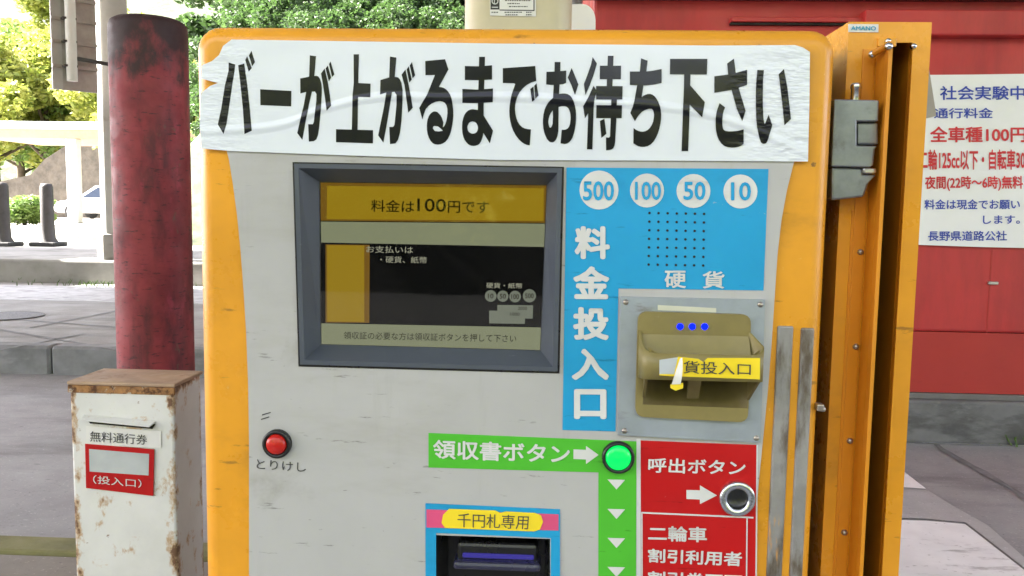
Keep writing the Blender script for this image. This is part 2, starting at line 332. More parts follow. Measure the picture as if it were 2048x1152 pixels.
def leaf_mat(name, c, c2, trans=0.5):
    m = bpy.data.materials.new(name); m.use_nodes = True; nt = m.node_tree; N = nt.nodes; L = nt.links
    p = N['Principled BSDF']; out = N['Material Output']
    tc = N.new('ShaderNodeTexCoord'); n = N.new('ShaderNodeTexNoise'); n.inputs['Scale'].default_value = 1.7; n.inputs['Detail'].default_value = 8
    L.new(tc.outputs['Object'], n.inputs['Vector'])
    r = N.new('ShaderNodeMapRange'); r.inputs[1].default_value = 0.35; r.inputs[2].default_value = 0.65; L.new(n.outputs['Fac'], r.inputs[0])
    mx = N.new('ShaderNodeMix'); mx.data_type = 'RGBA'; mx.inputs[6].default_value = (*c, 1); mx.inputs[7].default_value = (*c2, 1); L.new(r.outputs[0], mx.inputs[0])
    L.new(mx.outputs[2], p.inputs['Base Color']); p.inputs['Roughness'].default_value = 0.5
    t = N.new('ShaderNodeBsdfTranslucent'); L.new(mx.outputs[2], t.inputs[0])
    ms = N.new('ShaderNodeMixShader'); ms.inputs[0].default_value = trans; L.new(p.outputs[0], ms.inputs[1]); L.new(t.outputs[0], ms.inputs[2]); L.new(ms.outputs[0], out.inputs[0])
    return m
m_leafy = leaf_mat('yellow_green_leaves', (0.20, 0.26, 0.035), (0.40, 0.40, 0.10))
m_leaf = leaf_mat('mid_green_leaves', (0.10, 0.19, 0.035), (0.24, 0.32, 0.08))
m_leafd = leaf_mat('deep_green_leaves', (0.04, 0.08, 0.02), (0.06, 0.11, 0.03))

# ------------------------------------------------------------------ ground and terrain
g = MB(); g.add([(-400,-400,0),(400,-400,0),(400,400,0),(-400,400,0)], [(0,1,2,3)]); struct('ground', g, m_asphalt)
m_road = ground_mat('darkened_road', (0.022, 0.022, 0.024), (0.014, 0.014, 0.014))
g = MB(); g.add([(-60,-11,.004),(60,-11,.004),(60,-1.9,.004),(-60,-1.9,.004)], [(0,1,2,3)]); struct('road', g, m_road)  # extra-dark sheet added behind the viewer to blacken the screen's reflections
YI = G(60, 1090, 0.15).y                      # far edge of the island the machine stands on
g = MB(); g.bbox((-7, -0.32, -0.1), (0.56, YI - 0.06, 0.15), 0.02); struct('traffic_island', g, m_island)
g = MB(); g.bbox((-7, YI - 0.055, -0.1), (0.56, YI + 0.07, 0.154), 0.012); struct('island_kerb', g, m_moss)
YK = G(70, 748, 0).y
g = MB(); x = -24.0
while x < -0.4:
    g.bbox((x, YK, -0.1), (x + 1.19, YK + 0.16, 0.205), 0.02, 1); x += 1.2
struct('pavement_kerb', g, m_kerb)
YS = G(100, 566, 0.2).y
g = MB(); g.box((-60, YK + 0.163, -0.1), (-0.4, YS + 0.5, 0.2)); struct('pavement', g, m_pave)
ya, yb = G(100, 602, 0.2).y, G(100, 572, 0.2).y
g = MB(); g.box((-60, ya, 0.19), (-0.4, yb, 0.204)); struct('pale_paving_strip', g, m_line)
for (a, b) in (((0,637),(235,655)), ((60,656),(235,622)), ((0,660),(235,700)), ((0,700),(170,668))):
    p, q = G(*a, 0.2), G(*b, 0.2); d = (q - p).normalized(); n = Vector((-d.y, d.x, 0)) * 0.018
    g = MB(); g.box((0,0,0),(0,0,0)) if False else None
    g.add([v + Vector((0, 0, 0.004)) for v in (p - n, q - n, q + n, p + n)], [(0,1,2,3)]); struct('pavement_joint', g, m_kerb)
g = MB(); g.bbox((-60, YS, 0.1), (-3.0, YS + 0.3, 0.5), 0.03); struct('step_kerb', g, m_step)
g = MB(); g.box((-60, YS + 0.303, 0.1), (-3.0, YS + 4.2, 0.496)); struct('raised_walkway', g, m_step)
g = MB(); g.box((-90, YS + 4.203, 0.1), (-3.0, 62, 0.49)); struct('plaza', g, m_paleconc)
# hillside
def hill(x, y):
    t = min(1, max(0, (x + 16) / 9)); t = t*t*(3-2*t); y0 = 46*(1-t) + 12.5*t
    d = y - y0
    if d <= 0: return 0.3 - 0.02*max(d, -20)*0
    return 0.3 + 0.62 * d * min(1, d/3) * (1 if d < 40 else 40/d) + 0.25*math.sin(x*0.9)*math.cos(y*0.7)*min(1, d/4)
g = MB(); nx, ny = 90, 70
xs = [-80 + 170*i/(nx-1) for i in range(nx)]; ys = [10 + 80*(j/(ny-1))**1.3 for j in range(ny)]
g.add([(x, y, hill(x, y)) for y in ys for x in xs], [(j*nx+i, j*nx+i+1, (j+1)*nx+i+1, (j+1)*nx+i) for j in range(ny-1) for i in range(nx-1)], True)
struct('hillside', g, m_soil)
# right-hand lane: gutter, crack
g = MB(); p, q = G(1830, 884), G(2100, 892); g.add([p+Vector((0,-.03,.004)), q+Vector((0,-.03,.004)), q+Vector((0,.03,.004)), p+Vector((0,.03,.004))], [(0,1,2,3)]); struct('gutter_line', g, m_line)
p, q = G(1870, 890), G(2120, 1035); d = (q-p).normalized(); n = Vector((-d.y, d.x, 0))*0.02
g = MB(); k = 14; vs = []
for i in range(k+1):
    c = p.lerp(q, i/k) + n*random.uniform(-.6, .6) + Vector((0,0,.004)); ww = random.uniform(.6, 1.3); vs += [c-n*ww, c+n*ww]
g.add(vs, [(2*i, 2*i+2, 2*i+3, 2*i+1) for i in range(k)]); struct('road_crack', g, m_kerb)
m_palepatch = mat('pale_patch_mottled', (0.86, 0.87, 0.89), 0.6, var=0.08, vscale=3, bump=0.4, bscale=90, dirt=[((0.3, 0.3, 0.31), (3, 9, 3), 0.56, 0.70, 0.8), ((0.25, 0.25, 0.25), (25, 40, 25), 0.62, 0.7, 0.6)])
for pl_ in ([(1690,1040),(1850,1043),(1930,1050),(2065,1155),(2040,1330),(1690,1330)], [(1770,930),(1802,940),(1852,979),(1790,975)]):
    g = MB(); v = [G(*q_) + Vector((0,0,.004)) for q_ in pl_]; g.add(v, [tuple(range(len(v)))]); struct('pale_patch', g, m_palepatch)  # flat pale polygons, brighter than the lane around them
m_midpatch = ground_mat('mid_pale_ground', (0.42, 0.42, 0.43), (0.26, 0.26, 0.265))
g = MB(); v = [G(*q_) + Vector((0,0,.004)) for q_ in ((1690,982),(1856,982),(1900,1010),(1975,1052),(2075,1140),(2068,1153),(1932,1047),(1850,1039),(1690,1036))]; g.add(v, [tuple(range(len(v)))]); struct('mid_pale_patch', g, m_midpatch)  # in-between tone bordering the pale patch
def grass(spots, n, h):
    g = MB()
    for (c, sx, sy) in spots:
        for _ in range(n):
            b = c + Vector((random.gauss(0, sx), random.gauss(0, sy), 0)); a = random.uniform(0, 6.28); hh = h*random.uniform(.5, 1.2)
            d = Vector((math.cos(a), math.sin(a), 0)); e = Vector((-d.y, d.x, 0))*h*0.08
            g.add([b-e, b+e, b+d*hh*.25+Vector((0,0,hh*.6))+e*.7, b+d*hh*.6+Vector((0,0,hh)), b+d*hh*.25+Vector((0,0,hh*.6))-e*.7], [(0,1,2,3,4)])
    o = obj('grass_tufts', g, m_grass, fixn=False); o['kind'] = 'stuff'; return o
grass([(G(2022, 886), 0.06, 0.03), (G(1990, 884), 0.12, 0.02), (G(20, 562, 0.2), 0.4, 0.06), (G(235, 574, 0.2), 0.5, 0.06), (G(150, 566, 0.2), 0.8, 0.05)], 130, 0.075)

# toll canopy roof over the lanes (out of frame, it gives the shade), with a gap added to let sun onto the steel column
def shade_at(p, z): return p + SUN * ((z - p.z) / SUN.z)
ZC = 5.7
g = MB()
outer = [(-20, -4.5), (15, -4.5), (15, YS + 3.2), (-20, YS + 3.2)]
xc_ = W(187, 300, YS+.15).x
slot = [(xc_-6.6, YS+.12), (xc_-1.2, YS+.12), (xc_-1.2, YS+1.1), (xc_-6.6, YS+1.1)]
L0 = [[Vector((*p, 0)) for p in outer], [Vector((*p, 0)) for p in slot]]
pts = [p for l in L0 for p in l]; tri = geometry.tessellate_polygon(L0)
g.add([(p.x, p.y, ZC) for p in pts], tri); g.add([(p.x, p.y, ZC + 0.12) for p in pts], tri)
for l in L0:
    n_ = len(l); g.add([(p.x, p.y, ZC) for p in l] + [(p.x, p.y, ZC+.12) for p in l], [(i, (i+1)%n_, n_+(i+1)%n_, n_+i) for i in range(n_)])
o = obj('toll_canopy', g, m_canopy); tag(o, 'pale flat roof covering the toll lanes above the red building', 'roof')

# ------------------------------------------------------------------ payment machine
mach = thing('payment_machine', 'yellow toll payment machine with grey front, screen and coin tray', 'payment machine', MLOC)
def part(name, mb, m, parent=None, label=None): return obj(name, mb, m, parent or mach, label=label)
def rrect(x0, z0, x1, z1, r, n=6):
    out = []
    for cx, cz, a in ((x1-r, z1-r, 0), (x0+r, z1-r, 90), (x0+r, z0+r, 180), (x1-r, z0+r, 270)):
        for i in range(n+1):
            q = R(a + 90*i/n); out.append((cx + r*math.cos(q), cz + r*math.sin(q)))
    return out
YF = 0.004
# panel outline (photo pixels), curved side edges
PL = [(452,296),(458,320),(466,370),(474,430),(481,500),(487,580),(492,660),(496,760),(498,880),(498,1152),(498,1900)]
PR = [(1590,316),(1574,380),(1563,440),(1555,510),(1549,600),(1543,690),(1536,780),(1527,870),(1518,960),(1510,1060),(1504,1152),(1490,1900)]
panel_px = PL[:] + PR[::-1]
x0 = W(389, 300, YF).x; x1 = W(1667, 300, YF).x; zt = W(1000, 52, YF).z
door = MB(); rr = 0.019; rings = []
for k in range(7):
    q = R(15*k); ins = rr*(1-math.sin(q)); y = YF + rr*(1-math.cos(q))
    rings.append([(p[0], y, p[1]) for p in rrect(x0+ins, 0.20+ins, x1-ins, zt-ins, 0.026-ins+0.001, 6)])
rings.append([(p[0], 0.055, p[1]) for p in rrect(x0, 0.20, x1, zt, 0.026, 6)])
n = len(rings[0])
for k in range(7):
    door.add(rings[k]+rings[k+1], [((i+1)%n, i, n+i, n+(i+1)%n) for i in range(n)], True)
cen = [(W(a, b, YF).x, W(a, b, YF).z) for a, b in panel_px]
mx_ = sum(p[0] for p in cen)/len(cen)
hole = [(mx_ + (p[0]-mx_)*0.97, min(p[1], W(0, 330, 0).z) if p[1] > 1 else max(p[1], .3)) for p in cen]
door.flat([[(p[0], p[2]) for p in rings[0]], hole], YF)
part('door', door, m_yellow)
body = MB(); body.bbox((x0+0.012, 0.058, 0.15), (x1-0.01, 1.08, zt-0.006), 0.012); part('cabinet', body, mat('cabinet_dark_for_shade', (0.10, 0.10, 0.105), 0.5))  # unseen rear, made deep and dark to keep the ticket box side shaded
# grey front panel with openings
SC = [(588,327),(1124,336.5),(1115,743),(600,729)]
BS = [(868,1070),(1100,1078),(1100,1420),(868,1410)]
CAV = [(1230+.2692*a, 580+.2692*b) for a, b in ((214,552),(1008,572),(993,888),(197,858))]
pan = MB(); pan.ppoly(panel_px, 0.0, 0.012, holes=[SC, BS, CAV]); panel = part('front_panel', pan, m_panel)
# screen bezel
bz = MB()
def inset(q, d):
    c = [sum(p[i] for p in q)/4 for i in (0, 1)]
    return [(p[0]+math.copysign(d, c[0]-p[0]), p[1]+math.copysign(d, c[1]-p[1])) for p in q]
O_ = [W(*p, -0.004) for p in SC]; O2 = [W(*p, -0.004) for p in inset(SC, 9)]
I_ = [W(*p, 0.022) for p in ((641,365),(1093,371),(1080,700),(643,688))]
Ob = [Vector((p.x, 0.006, p.z)) for p in O_]
for A, B in ((Ob, O_), (O_, O2), (O2, I_)):
    bz.add(A + B, [((i+1)%4, i, 4+i, 4+(i+1)%4) for i in range(4)])
bez = part('screen_bezel', bz, m_bezel)
g = MB(); g.ppoly([(585,324),(1128,333.5),(1119,747),(597,733)], -0.001, 0.001, holes=[SC]); part('screen_gasket', g, m_black, bez)
# the lit screen
U = lambda u, v: (580 + .3905*u, 310 + .3905*v)
YS0 = 0.0235
scr = MB(); scr.ppoly([(632,356),(1102,362),(1090,709),(634,697)], YS0, 0.004); screen = part('screen', scr, glow('screen_black', (0.5, 0.6, 0.4), 0.0005, (0.004, 0.004, 0.004)))
e_or = glow('screen_amber', (0.45, 0.29, 0.010), 0.17, (.03,.02,.01)); e_ord = glow('screen_dark_amber', (0.25, 0.13, 0.012), 0.17, (.02,.015,.01))
e_cr = glow('screen_cream', (0.36, 0.39, 0.235), 0.155, (.03,.03,.02)); e_crt = glow('screen_cream_text', (0.5, 0.5, 0.36), 0.16); e_tx = mat('screen_dark_text', (0.015, 0.012, 0.006), 0.3, spec=0.0)
e_gr = glow('screen_grey', (0.36, 0.40, 0.30), 0.12)
def S_(name, polys, m, lv):
    q = MB()
    for p in polys: q.ppoly([U(*a) for a in p], YS0 - 0.0003*lv, 0.0002)
    return part(name, q, m, screen)
S_('amber_band', [[(150,138),(1320,150),(1318,348),(158,336)]], e_ord, 1)
S_('amber_field', [[(190,158),(1300,170),(1298,338),(188,328)], [(190,462),(380,464),(380,855),(190,853)]], e_or, 3)
S_('amber_edge', [[(182,458),(408,460),(406,860),(182,858)]], e_ord, 2)
S_('cream_band', [[(158,341),(1318,352),(1314,471),(160,448)], [(160,862),(1300,884),(1290,1000),(160,970)]], e_cr, 2)
q = MB(); q.text('料金は', [U(415,228),U(638,233),U(635,296),U(415,290)], YS0-.0012, .008); part('fare_lettering', q, e_tx, screen)
q = MB(); q.text('100', [U(652,222),U(800,226),U(798,292),U(652,288)], YS0-.0012, .006); part('fare_lettering', q, e_tx, screen)
q = MB(); q.text('円です', [U(810,234),U(1020,238),U(1018,300),U(808,296)], YS0-.0012, .01)
part('fare_lettering', q, e_tx, screen)
q = MB(); q.text('領収証の必要な方は領収証ボタンを押して下さい', [U(275,904),U(1160,920),U(1158,960),U(275,942)], YS0-.0012, .004); part('footer_lettering', q, e_tx, screen)
q = MB(); q.text('お支払いは', [U(390,464),U(630,468),U(630,505),U(390,500)], YS0-.0012, .006); part('pale_lettering', q, e_crt, screen)
q = MB(); q.text('・硬貨、紙幣', [U(462,518),U(702,521),U(702,556),U(462,552)], YS0-.0012, .006); part('pale_lettering', q, e_crt, screen)
q = MB(); q.text('硬貨・紙幣', [U(1005,653),U(1190,656),U(1190,684),U(1005,682)], YS0-.0012, .012); part('pale_lettering', q, e_crt, screen)
q = MB()
for u, v, r_ in ((1028,722,30),(1090,723,29),(1153,725,30),(1226,721,34)):
    q.ppoly([U(u+r_*math.cos(a*.314), v+r_*math.sin(a*.314)) for a in range(20)], YS0-.0006, .0002)
part('coin_icons', q, e_gr, screen)
S_('note_icons', [[(1062,768),(1245,770),(1243,838),(1062,836)], [(1020,797),(1205,800),(1203,865),(1020,862)]], e_gr, 2)
q = MB()
for s_, u, v, hw in (('10',1028,722,14),('50',1090,723,16),('100',1153,725,20),('500',1226,721,22)): q.text(s_, [U(u-hw,v-12),U(u+hw,v-12),U(u+hw,v+13),U(u-hw,v+13)], YS0-.0012, .015)
q.text('2000', [U(1168,776),U(1214,777),U(1214,794),U(1168,793)], YS0-.0012, .01); q.text('1000', [U(1128,806),U(1176,807),U(1176,824),U(1128,823)], YS0-.0012, .01); part('icon_lettering', q, e_tx, screen)
gm = bpy.data.materials.new('clear_glass'); gm.use_nodes = True; nt = gm.node_tree; pr = nt.nodes['Principled BSDF']
tr = nt.nodes.new('ShaderNodeBsdfTransparent'); gl = nt.nodes.new('ShaderNodeBsdfGlossy'); gl.inputs['Roughness'].default_value = 0.03
fr = nt.nodes.new('ShaderNodeFresnel'); fr.inputs[0].default_value = 1.5; ms = nt.nodes.new('ShaderNodeMixShader')
nt.links.new(fr.outputs[0], ms.inputs[0]); nt.links.new(tr.outputs[0], ms.inputs[1]); nt.links.new(gl.outputs[0], ms.inputs[2]); nt.links.new(ms.outputs[0], nt.nodes['Material Output'].inputs[0]); nt.nodes.remove(pr)
q = MB(); q.ppoly([(636,360),(1097,366),(1085,704),(638,692)], 0.0205, 0.0006); part('screen_glass', q, gm, screen)

# blue fare panel
def arc(c, r, n=28): return [(c[0]+r*math.cos(2*math.pi*i/n), c[1]+r*math.sin(2*math.pi*i/n)) for i in range(n)]
q = MB(); q.ppoly([(1133,335),(1537,338),(1527,581),(1237,577),(1231,863),(1125,860)], -0.0006); bl = part('blue_fare_sticker', q, m_blue)
for c, r_ in (((1198,380),39),((1294,381),34),((1387,382),34),((1481,383),34)):
    q = MB(); q.ppoly(arc(c, r_), -0.0012); part('coin_disc', q, m_white, bl)
for s_, a, b, c, d in (('500',1166,362,1228,401),('100',1270,363,1322,400),('50',1367,363,1411,400),('10',1462,364,1502,401)): 
    q = MB(); q.trect(s_, a, b, c, d, -0.0018, 0.02, 0.005); part('coin_value', q, m_blue, bl)
for s_, a, b, c, d in (('料',1149,452,1220,518),('金',1146,532,1219,598),('投',1146,614,1218,680),('入',1143,697,1218,760),('口',1148,778,1213,838)): 
    q = MB(); q.trect(s_, a, b, c, d, -0.0014, 0.04, 0.008); part('fare_letter', q, m_white, bl)
q = MB(); q.trect('硬', 1329, 541, 1372, 576, -0.0014, 0.02, .01); q.trect('貨', 1405, 542, 1449, 577, -0.0014, 0.02, .01)
part('coin_caption', q, m_white, bl)
q = MB()
for i in range(7):
    for j in range(7): q.ppoly(arc((1299+i*18.2-.3*j, 426+j*17.2+.3*i), 2.6, 8), -0.0011, .0004)
part('speaker_holes', q, m_dark, bl)
# green receipt strip
q = MB(); q.ppoly([(857,866),(1273,883),(1272,1152),(1271,1900),(1196,1900),(1197,945),(857,935)], -0.0006); gs = part('green_receipt_sticker', q, m_green)
q = MB(); q.text('領収書ボタン', [(866,879),(1140,889),(1140,928),(866,917)], -0.0014, 0.022)
part('receipt_lettering', q, m_white, gs)
q = MB(); q.ppoly([(1147,899),(1172,900),(1172,892),(1197,910),(1172,928),(1172,919),(1147,918)], -0.0014); part('arrow_mark', q, m_white, gs)
for y in (968, 1027, 1085, 1143, 1201):
    q = MB(); q.ppoly([(1215,y-9),(1250,y-8),(1233,y+11)], -0.0014); part('triangle_mark', q, m_white, gs)
q = MB(); q.ppoly([(1273,878),(1281,878),(1284,1900),(1274,1900)], -0.0005); q.ppoly([(1510,890),(1516,890),(1507,1900),(1502,1900)], -0.0005); part('pale_border', q, m_panel_edge)
# red call panel
q = MB(); q.ppoly([(1281.5,881),(1513,890),(1504,1900),(1284.5,1900)], -0.0006); rs = part('red_call_sticker', q, m_red)
q = MB(); q.text('呼出ボタン', [(1297,915),(1492,921),(1490,951),(1296,945)], -0.0014, 0.02)
part('call_lettering', q, m_white, rs)
q = MB(); q.ppoly([(1373,980),(1400,981),(1400,971),(1434,991),(1400,1008),(1400,999),(1373,998)], -0.0014); part('arrow_mark', q, m_white, rs)
q = MB(); q.text('二輪車', [(1297,1051),(1414,1054),(1414,1085),(1296,1082)], -0.0014, 0.025)
part('rider_lettering', q, m_white, rs)
q = MB(); q.text('割引利用者', [(1296,1097),(1485,1104),(1483,1133),(1296,1125)], -0.0014, 0.025)
part('rider_lettering', q, m_white, rs)
q = MB(); q.text('割引券不可', [(1296,1142),(1485,1149),(1483,1178),(1296,1170)], -0.0014, 0.025)
part('rider_lettering', q, m_white, rs)
q = MB(); q.ppoly([(1284,1024),(1507,1034),(1507,1037),(1284,1027)], -0.0014); q.ppoly([(1282.5,1024),(1285,1024),(1287,1900),(1284.5,1900)], -0.0014); q.ppoly([(1493,1035),(1495.5,1035),(1488,1900),(1485.5,1900)], -0.0014)
part('outline_box', q, m_white, rs)
# buttons
def at(px, py, Y): return W(px, py, Y)
FW = (0, -1, 0); PX = 0.95/1700
def button(name, c, ro, ri, dome, mring, mlens, hole=False):
    p = at(*c, 0.0)
    q = MB(); q.lathe(p, FW, [(ro*PX, 0), (ro*PX, .006), (ro*.93*PX, .0075), (ri*1.04*PX, .0075), (ri*1.0*PX, .003)])
    r_ = part(name, q, mring)
    q = MB(); k = ri*PX
    if hole: q.lathe(p, FW, [(k, .004), (k*.85, .001), (0, .001)])
    else: q.lathe(p, FW, [(k*.98, .003), (k*.98, .006), (k*.9, .006+dome*.5), (k*.6, .006+dome*.85), (0, .006+dome)])
    part('button_lens', q, mlens, r_)
    return r_
button('receipt_button', (1236,913), 33, 26, .004, m_black, m_greenlamp)
button('cancel_button', (556,886), 30, 22, .006, m_black, m_redlens)
button('call_button', (1473,995), 36, 21, .002, m_chrome, m_black, True)
q = MB(); q.text('とりけし', [(513,918),(612,926),(612,944),(513,938)], -0.0006, 0.004); part('handwriting', q, m_hand)
q = MB()
for a, b, c, d in ((524,829,541,824), (522,838,538,833)): q.ppoly([(a,b),(c,d),(c,d+2),(a,b+2)], -0.0006)
part('pen_marks', q, m_hand)

# banknote slot
q = MB(); q.ppoly([(851,1007),(1120,1019),(1120,1900),(851,1900)], -0.0012, 0.0012, holes=[[(872,1066),(1102,1076),(1100,1400),(872,1390)]]); bf = part('banknote_frame', q, m_blue)
q = MB(); q.ppoly([(853,1019),(1117,1029),(1117,1061),(853,1055)], -0.0020); part('pink_label', q, m_pink, bf)
yl = [(884+12*math.cos(a), 0) for a in ()]
q = MB(); q.ppoly([(898,1018),(990,1021),(1000,1026),(1012,1023),(1070,1026),(1082,1031),(1086,1044),(1080,1059),(1068,1063),(890,1056),(883,1046),(886,1030)], -0.0027); part('yellow_note_label', q, m_labelyellow, bf)
q = MB(); q.text('千円札専用', [(915,1026),(1058,1031),(1056,1059),(915,1054)], -0.0034, 0.0); part('note_lettering', q, m_hand, bf)
def frame_in(px, ya, yb, shr):
    A = [W(*p, ya) for p in px]; c = sum(A, Vector())/4
    B = [Vector((c.x+(p.x-c.x)*shr, yb, c.z+(p.z-c.z)*shr)) for p in A]
    q = MB(); q.add(A+B, [((i+1)%4, i, 4+i, 4+(i+1)%4) for i in range(4)]); q.add(B, [(3,2,1,0)]); return q
part('slot_recess', frame_in([(871,1065),(1103,1075),(1101,1402),(871,1392)], 0.0, 0.055, 0.88), m_black, bf)
q = MB(); a, b = W(915,1082,.012), W(1075,1088,.012)
q.bbox((a.x, .010, a.z-.034), (b.x, .05, a.z-.001), .004); sm = part('slot_mouth', q, m_black, bf)
a, b = W(925,1097,.0085), W(1068,1104,.0085)
q = MB(); q.bbox((a.x, .0075, a.z-.011), (b.x, .012, a.z-.0055), .0015); part('slot_light', q, m_slotglow, sm)
q = MB(); q.bbox((a.x-.01, -.002, a.z-.022), (b.x+.008, .03, a.z-.012), .004); part('slot_lip', q, mat('dark_violet_plastic', (.03, .03, .06), .25), sm)

# coin tray
V = lambda u, v: (1230 + .2692*u, 580 + .2692*v)
q = MB(); q.ppoly([V(42,50),V(1115,72),V(1082,1135),V(22,1078)], -0.0045, 0.0045, holes=[CAV]); cp = part('coin_plate', q, m_coinplate)
for c in ((80,90),(1080,108),(1050,1100),(70,1045)):
    q = MB(); q.lathe(W(*V(*c), -.0045), FW, [(.0032,0),(.003,.0012),(0,.0016)], 10); part('plate_screw', q, m_screw, cp)
YC = -0.010
def rpx(pts, r, n=5):                         # round the corners of a pixel quad
    out = []
    for i in range(len(pts)):
        a, b, c = Vector(pts[i-1]), Vector(pts[i]), Vector(pts[(i+1) % len(pts)])
        p = b + (a-b).normalized()*r; s_ = b + (c-b).normalized()*r
        for k in range(n+1):
            t = k/n; out.append(tuple(p*(1-t)**2 + b*2*t*(1-t) + s_*t*t))
    return out
q = MB(); q.ppoly(rpx([V(172,160),V(1012,183),V(988,985),V(150,942)], 20), YC, 0.0056, holes=[[V(222,560),V(1000,580),V(985,880),V(205,850)]]); hop = part('coin_hopper', q, m_olive)
q = MB(); sc_ = []; nr, nc = 10, 14             # concave return scoop under the tray
ctl, ctr, cbr, cbl = [W(*V(*c), YC) for c in ((222,560),(1000,580),(985,880),(205,850))]
for k in range(nr+1):
    t = k/nr
    for i in range(nc+1):
        u = i/nc; p = ctl.lerp(ctr, u).lerp(cbl.lerp(cbr, u), t)
        e = 1-abs(2*u-1)**6
        sc_.append((p.x, YC + .042*e*(math.cos(t*math.pi/2)**.7 if t < 1 else 0), p.z))
q.add(sc_, [(k*(nc+1)+i, (k+1)*(nc+1)+i, (k+1)*(nc+1)+i+1, k*(nc+1)+i+1) for k in range(nr) for i in range(nc)], True)
part('return_scoop', q, m_olive_dk, hop)
YL = -0.042
xl, xr = W(*V(205,560), YL).x, W(*V(1122,580), YL).x
zlt, zlb = W(*V(660,478), YL).z, W(*V(660,676), YL).z
zbt, zbb = W(*V(180,300), YC).z, W(*V(200,800), YC).z
xbl, xbr = W(*V(176,400), YC).x, W(*V(1008,400), YC).x
def plan(off):
    pts = []; r = 0.013; n = 7
    pts.append((xbl+off, YC, 0)); 
    for i in range(n+1):
        a = R(180+90*i/n); pts.append((xl+off+ (r)*(1+math.cos(a)), YL+off+r*(1+math.sin(a)), 1))
    for i in range(n+1):
        a = R(270+90*i/n); pts.append((xr-off-r*(1-math.cos(a)), YL+off+r*(1+math.sin(a)), 1))
    pts.append((xbr-off, YC, 0)); return pts
P0, P1 = plan(0), plan(0.0025)
def zz(p, a, b): t = min(1, max(0, (YC-p[1])/(YC-YL))); return a+(b-a)*t
zA = [(zz(p, zbt, zlt)) for p in P0]; zB = [(zz(p, zlb-.004, zlb)) for p in P0]
q = MB(); n = len(P0)
o1 = [(p[0],p[1],z) for p, z in zip(P0, zA)]; o2 = [(p[0],p[1],z) for p, z in zip(P0, zB)]
i1 = [(p[0],p[1],z) for p, z in zip(P1, zA)]; i2 = [(p[0],p[1],z) for p, z in zip(P1, zB)]
for A, B in ((o1,o2),(i1,o1),(i2,i1),(o2,i2)):
    q.add(A+B, [(i+1, i, n+i, n+i+1) for i in range(n-1)], True)
# bowl inside: slopes from the back plate down to the lip
rows = 8; bw = []
for k in range(rows+1):
    t = k/rows
    for i in range(13):
        s_ = i/12; Y = YC-.0006 + (YL+.003-YC)*t
        xa = xbl+.003+(xl+.004-xbl)*t; xb = xbr-.003+(xr-.004-xbr)*t
        edge = abs(2*s_-1)**3
        dn = min(1, t/.35); dn = dn*dn*(3-2*dn)
        z = (zbt-.004)*(1-dn) + (zlt-.026)*dn + .020*edge*dn + .012*max(0, (t-.7)/.3)**2
        bw.append((xa+(xb-xa)*s_, Y, z))
q.add(bw, [(k*13+i, k*13+i+1, (k+1)*13+i+1, (k+1)*13+i) for k in range(rows) for i in range(12)], True)
tray = part('coin_tray', q, m_olive, hop)
zg = zlb - .0005; dz = .026                   # gussets and centre rib below the tray
for x_a, x_b, t_ in ((xl+.004, xbl+.006, .003), (xr-.006, xbr-.002, .003), ((xl+xr)/2-.014, (xl+xr)/2-.012, .013)):
    q = MB(); q.add([(x_a, YL+.008, zg), (x_a+t_, YL+.008, zg), (x_b+t_, YC-.0005, zg), (x_b, YC-.0005, zg), (x_b, YC-.0005, zg-dz), (x_b+t_, YC-.0005, zg-dz)], [(0,1,5,4),(0,4,3),(1,2,5),(0,3,2,1)])
    part('tray_rib', q, m_olive_dk, hop)
q = MB(); pu = [(p[0], p[1], zlb+.002) for p in P1]; q.add(pu, [tuple(range(len(pu)))]); part('tray_underside', q, m_olive_dk, hop)
q = MB(); q.ppoly([V(318,112),V(752,135),V(752,168),V(318,150)], -.0052, .0006); part('tape_remnant', q, mat('yellowed_tape', (.55,.55,.45), .4), cp)
q = MB(); q.ppoly([V(330,520),V(470,500),V(470,640),V(330,632)], YL-.0008, .0005); part('torn_label_backing', q, mat('torn_paper', (.52,.56,.6), .5), hop)
q = MB(); q.ppoly([V(468,496),V(620,512),V(655,535),V(690,505),V(1078,506),V(1076,664),V(420,640),V(330,634),V(330,625),V(440,626)], YL-.0012, .0006)
# wrap round the right corner of the tray
c0 = [p for p in P0 if p[0] > xr-.0131 and p[2]][7:] 
za, zb = W(*V(1078,506), YL).z, W(*V(1076,664), YL).z
wrap = [(p[0]+.0008, p[1]-.0010, za) for p in c0[1:6]]; wrapb = [(p[0]+.0008, p[1]-.0010, zb) for p in c0[1:6]]
if len(wrap) > 1: q.add(wrap+wrapb, [(i, len(wrap)+i, len(wrap)+i+1, i+1) for i in range(len(wrap)-1)])
part('coin_label', q, m_labelyellow, hop)
q = MB(); q.text('貨投入口', [V(510,524),V(1010,545),V(1008,634),V(508,620)], YL-.0022, 0.004); part('coin_lettering', q, m_hand, hop)
q = MB(); fl = []
for k in range(6):
    t = k/5; a, b = V(482-62*t, 512+190*t), V(500+18*t-30*t*t, 500+200*t); yy = YL-.003-.010*math.sin(t*2.2)
    fl += [W(*a, yy), W(*b, yy-.002)]
q.add(fl, [(2*k, 2*k+1, 2*k+3, 2*k+2) for k in range(5)], True); part('peeled_flap', q, mat('white_paper', (.75,.74,.7), .5), hop)
q = MB(); q.ppoly([V(412,702),V(508,690),V(505,730),V(450,748),V(412,728)], YL-.011, .0006); part('flap_tip', q, m_labelyellow, hop)
for u in (476, 566, 658):
    q = MB(); q.lathe(W(*V(u+8,272), YC), FW, [(25*.2692*PX,0),(22*.2692*PX,.0015),(10*.2692*PX,.0026),(0,.003)], 16); ld = part('indicator_light', q, m_led, hop)

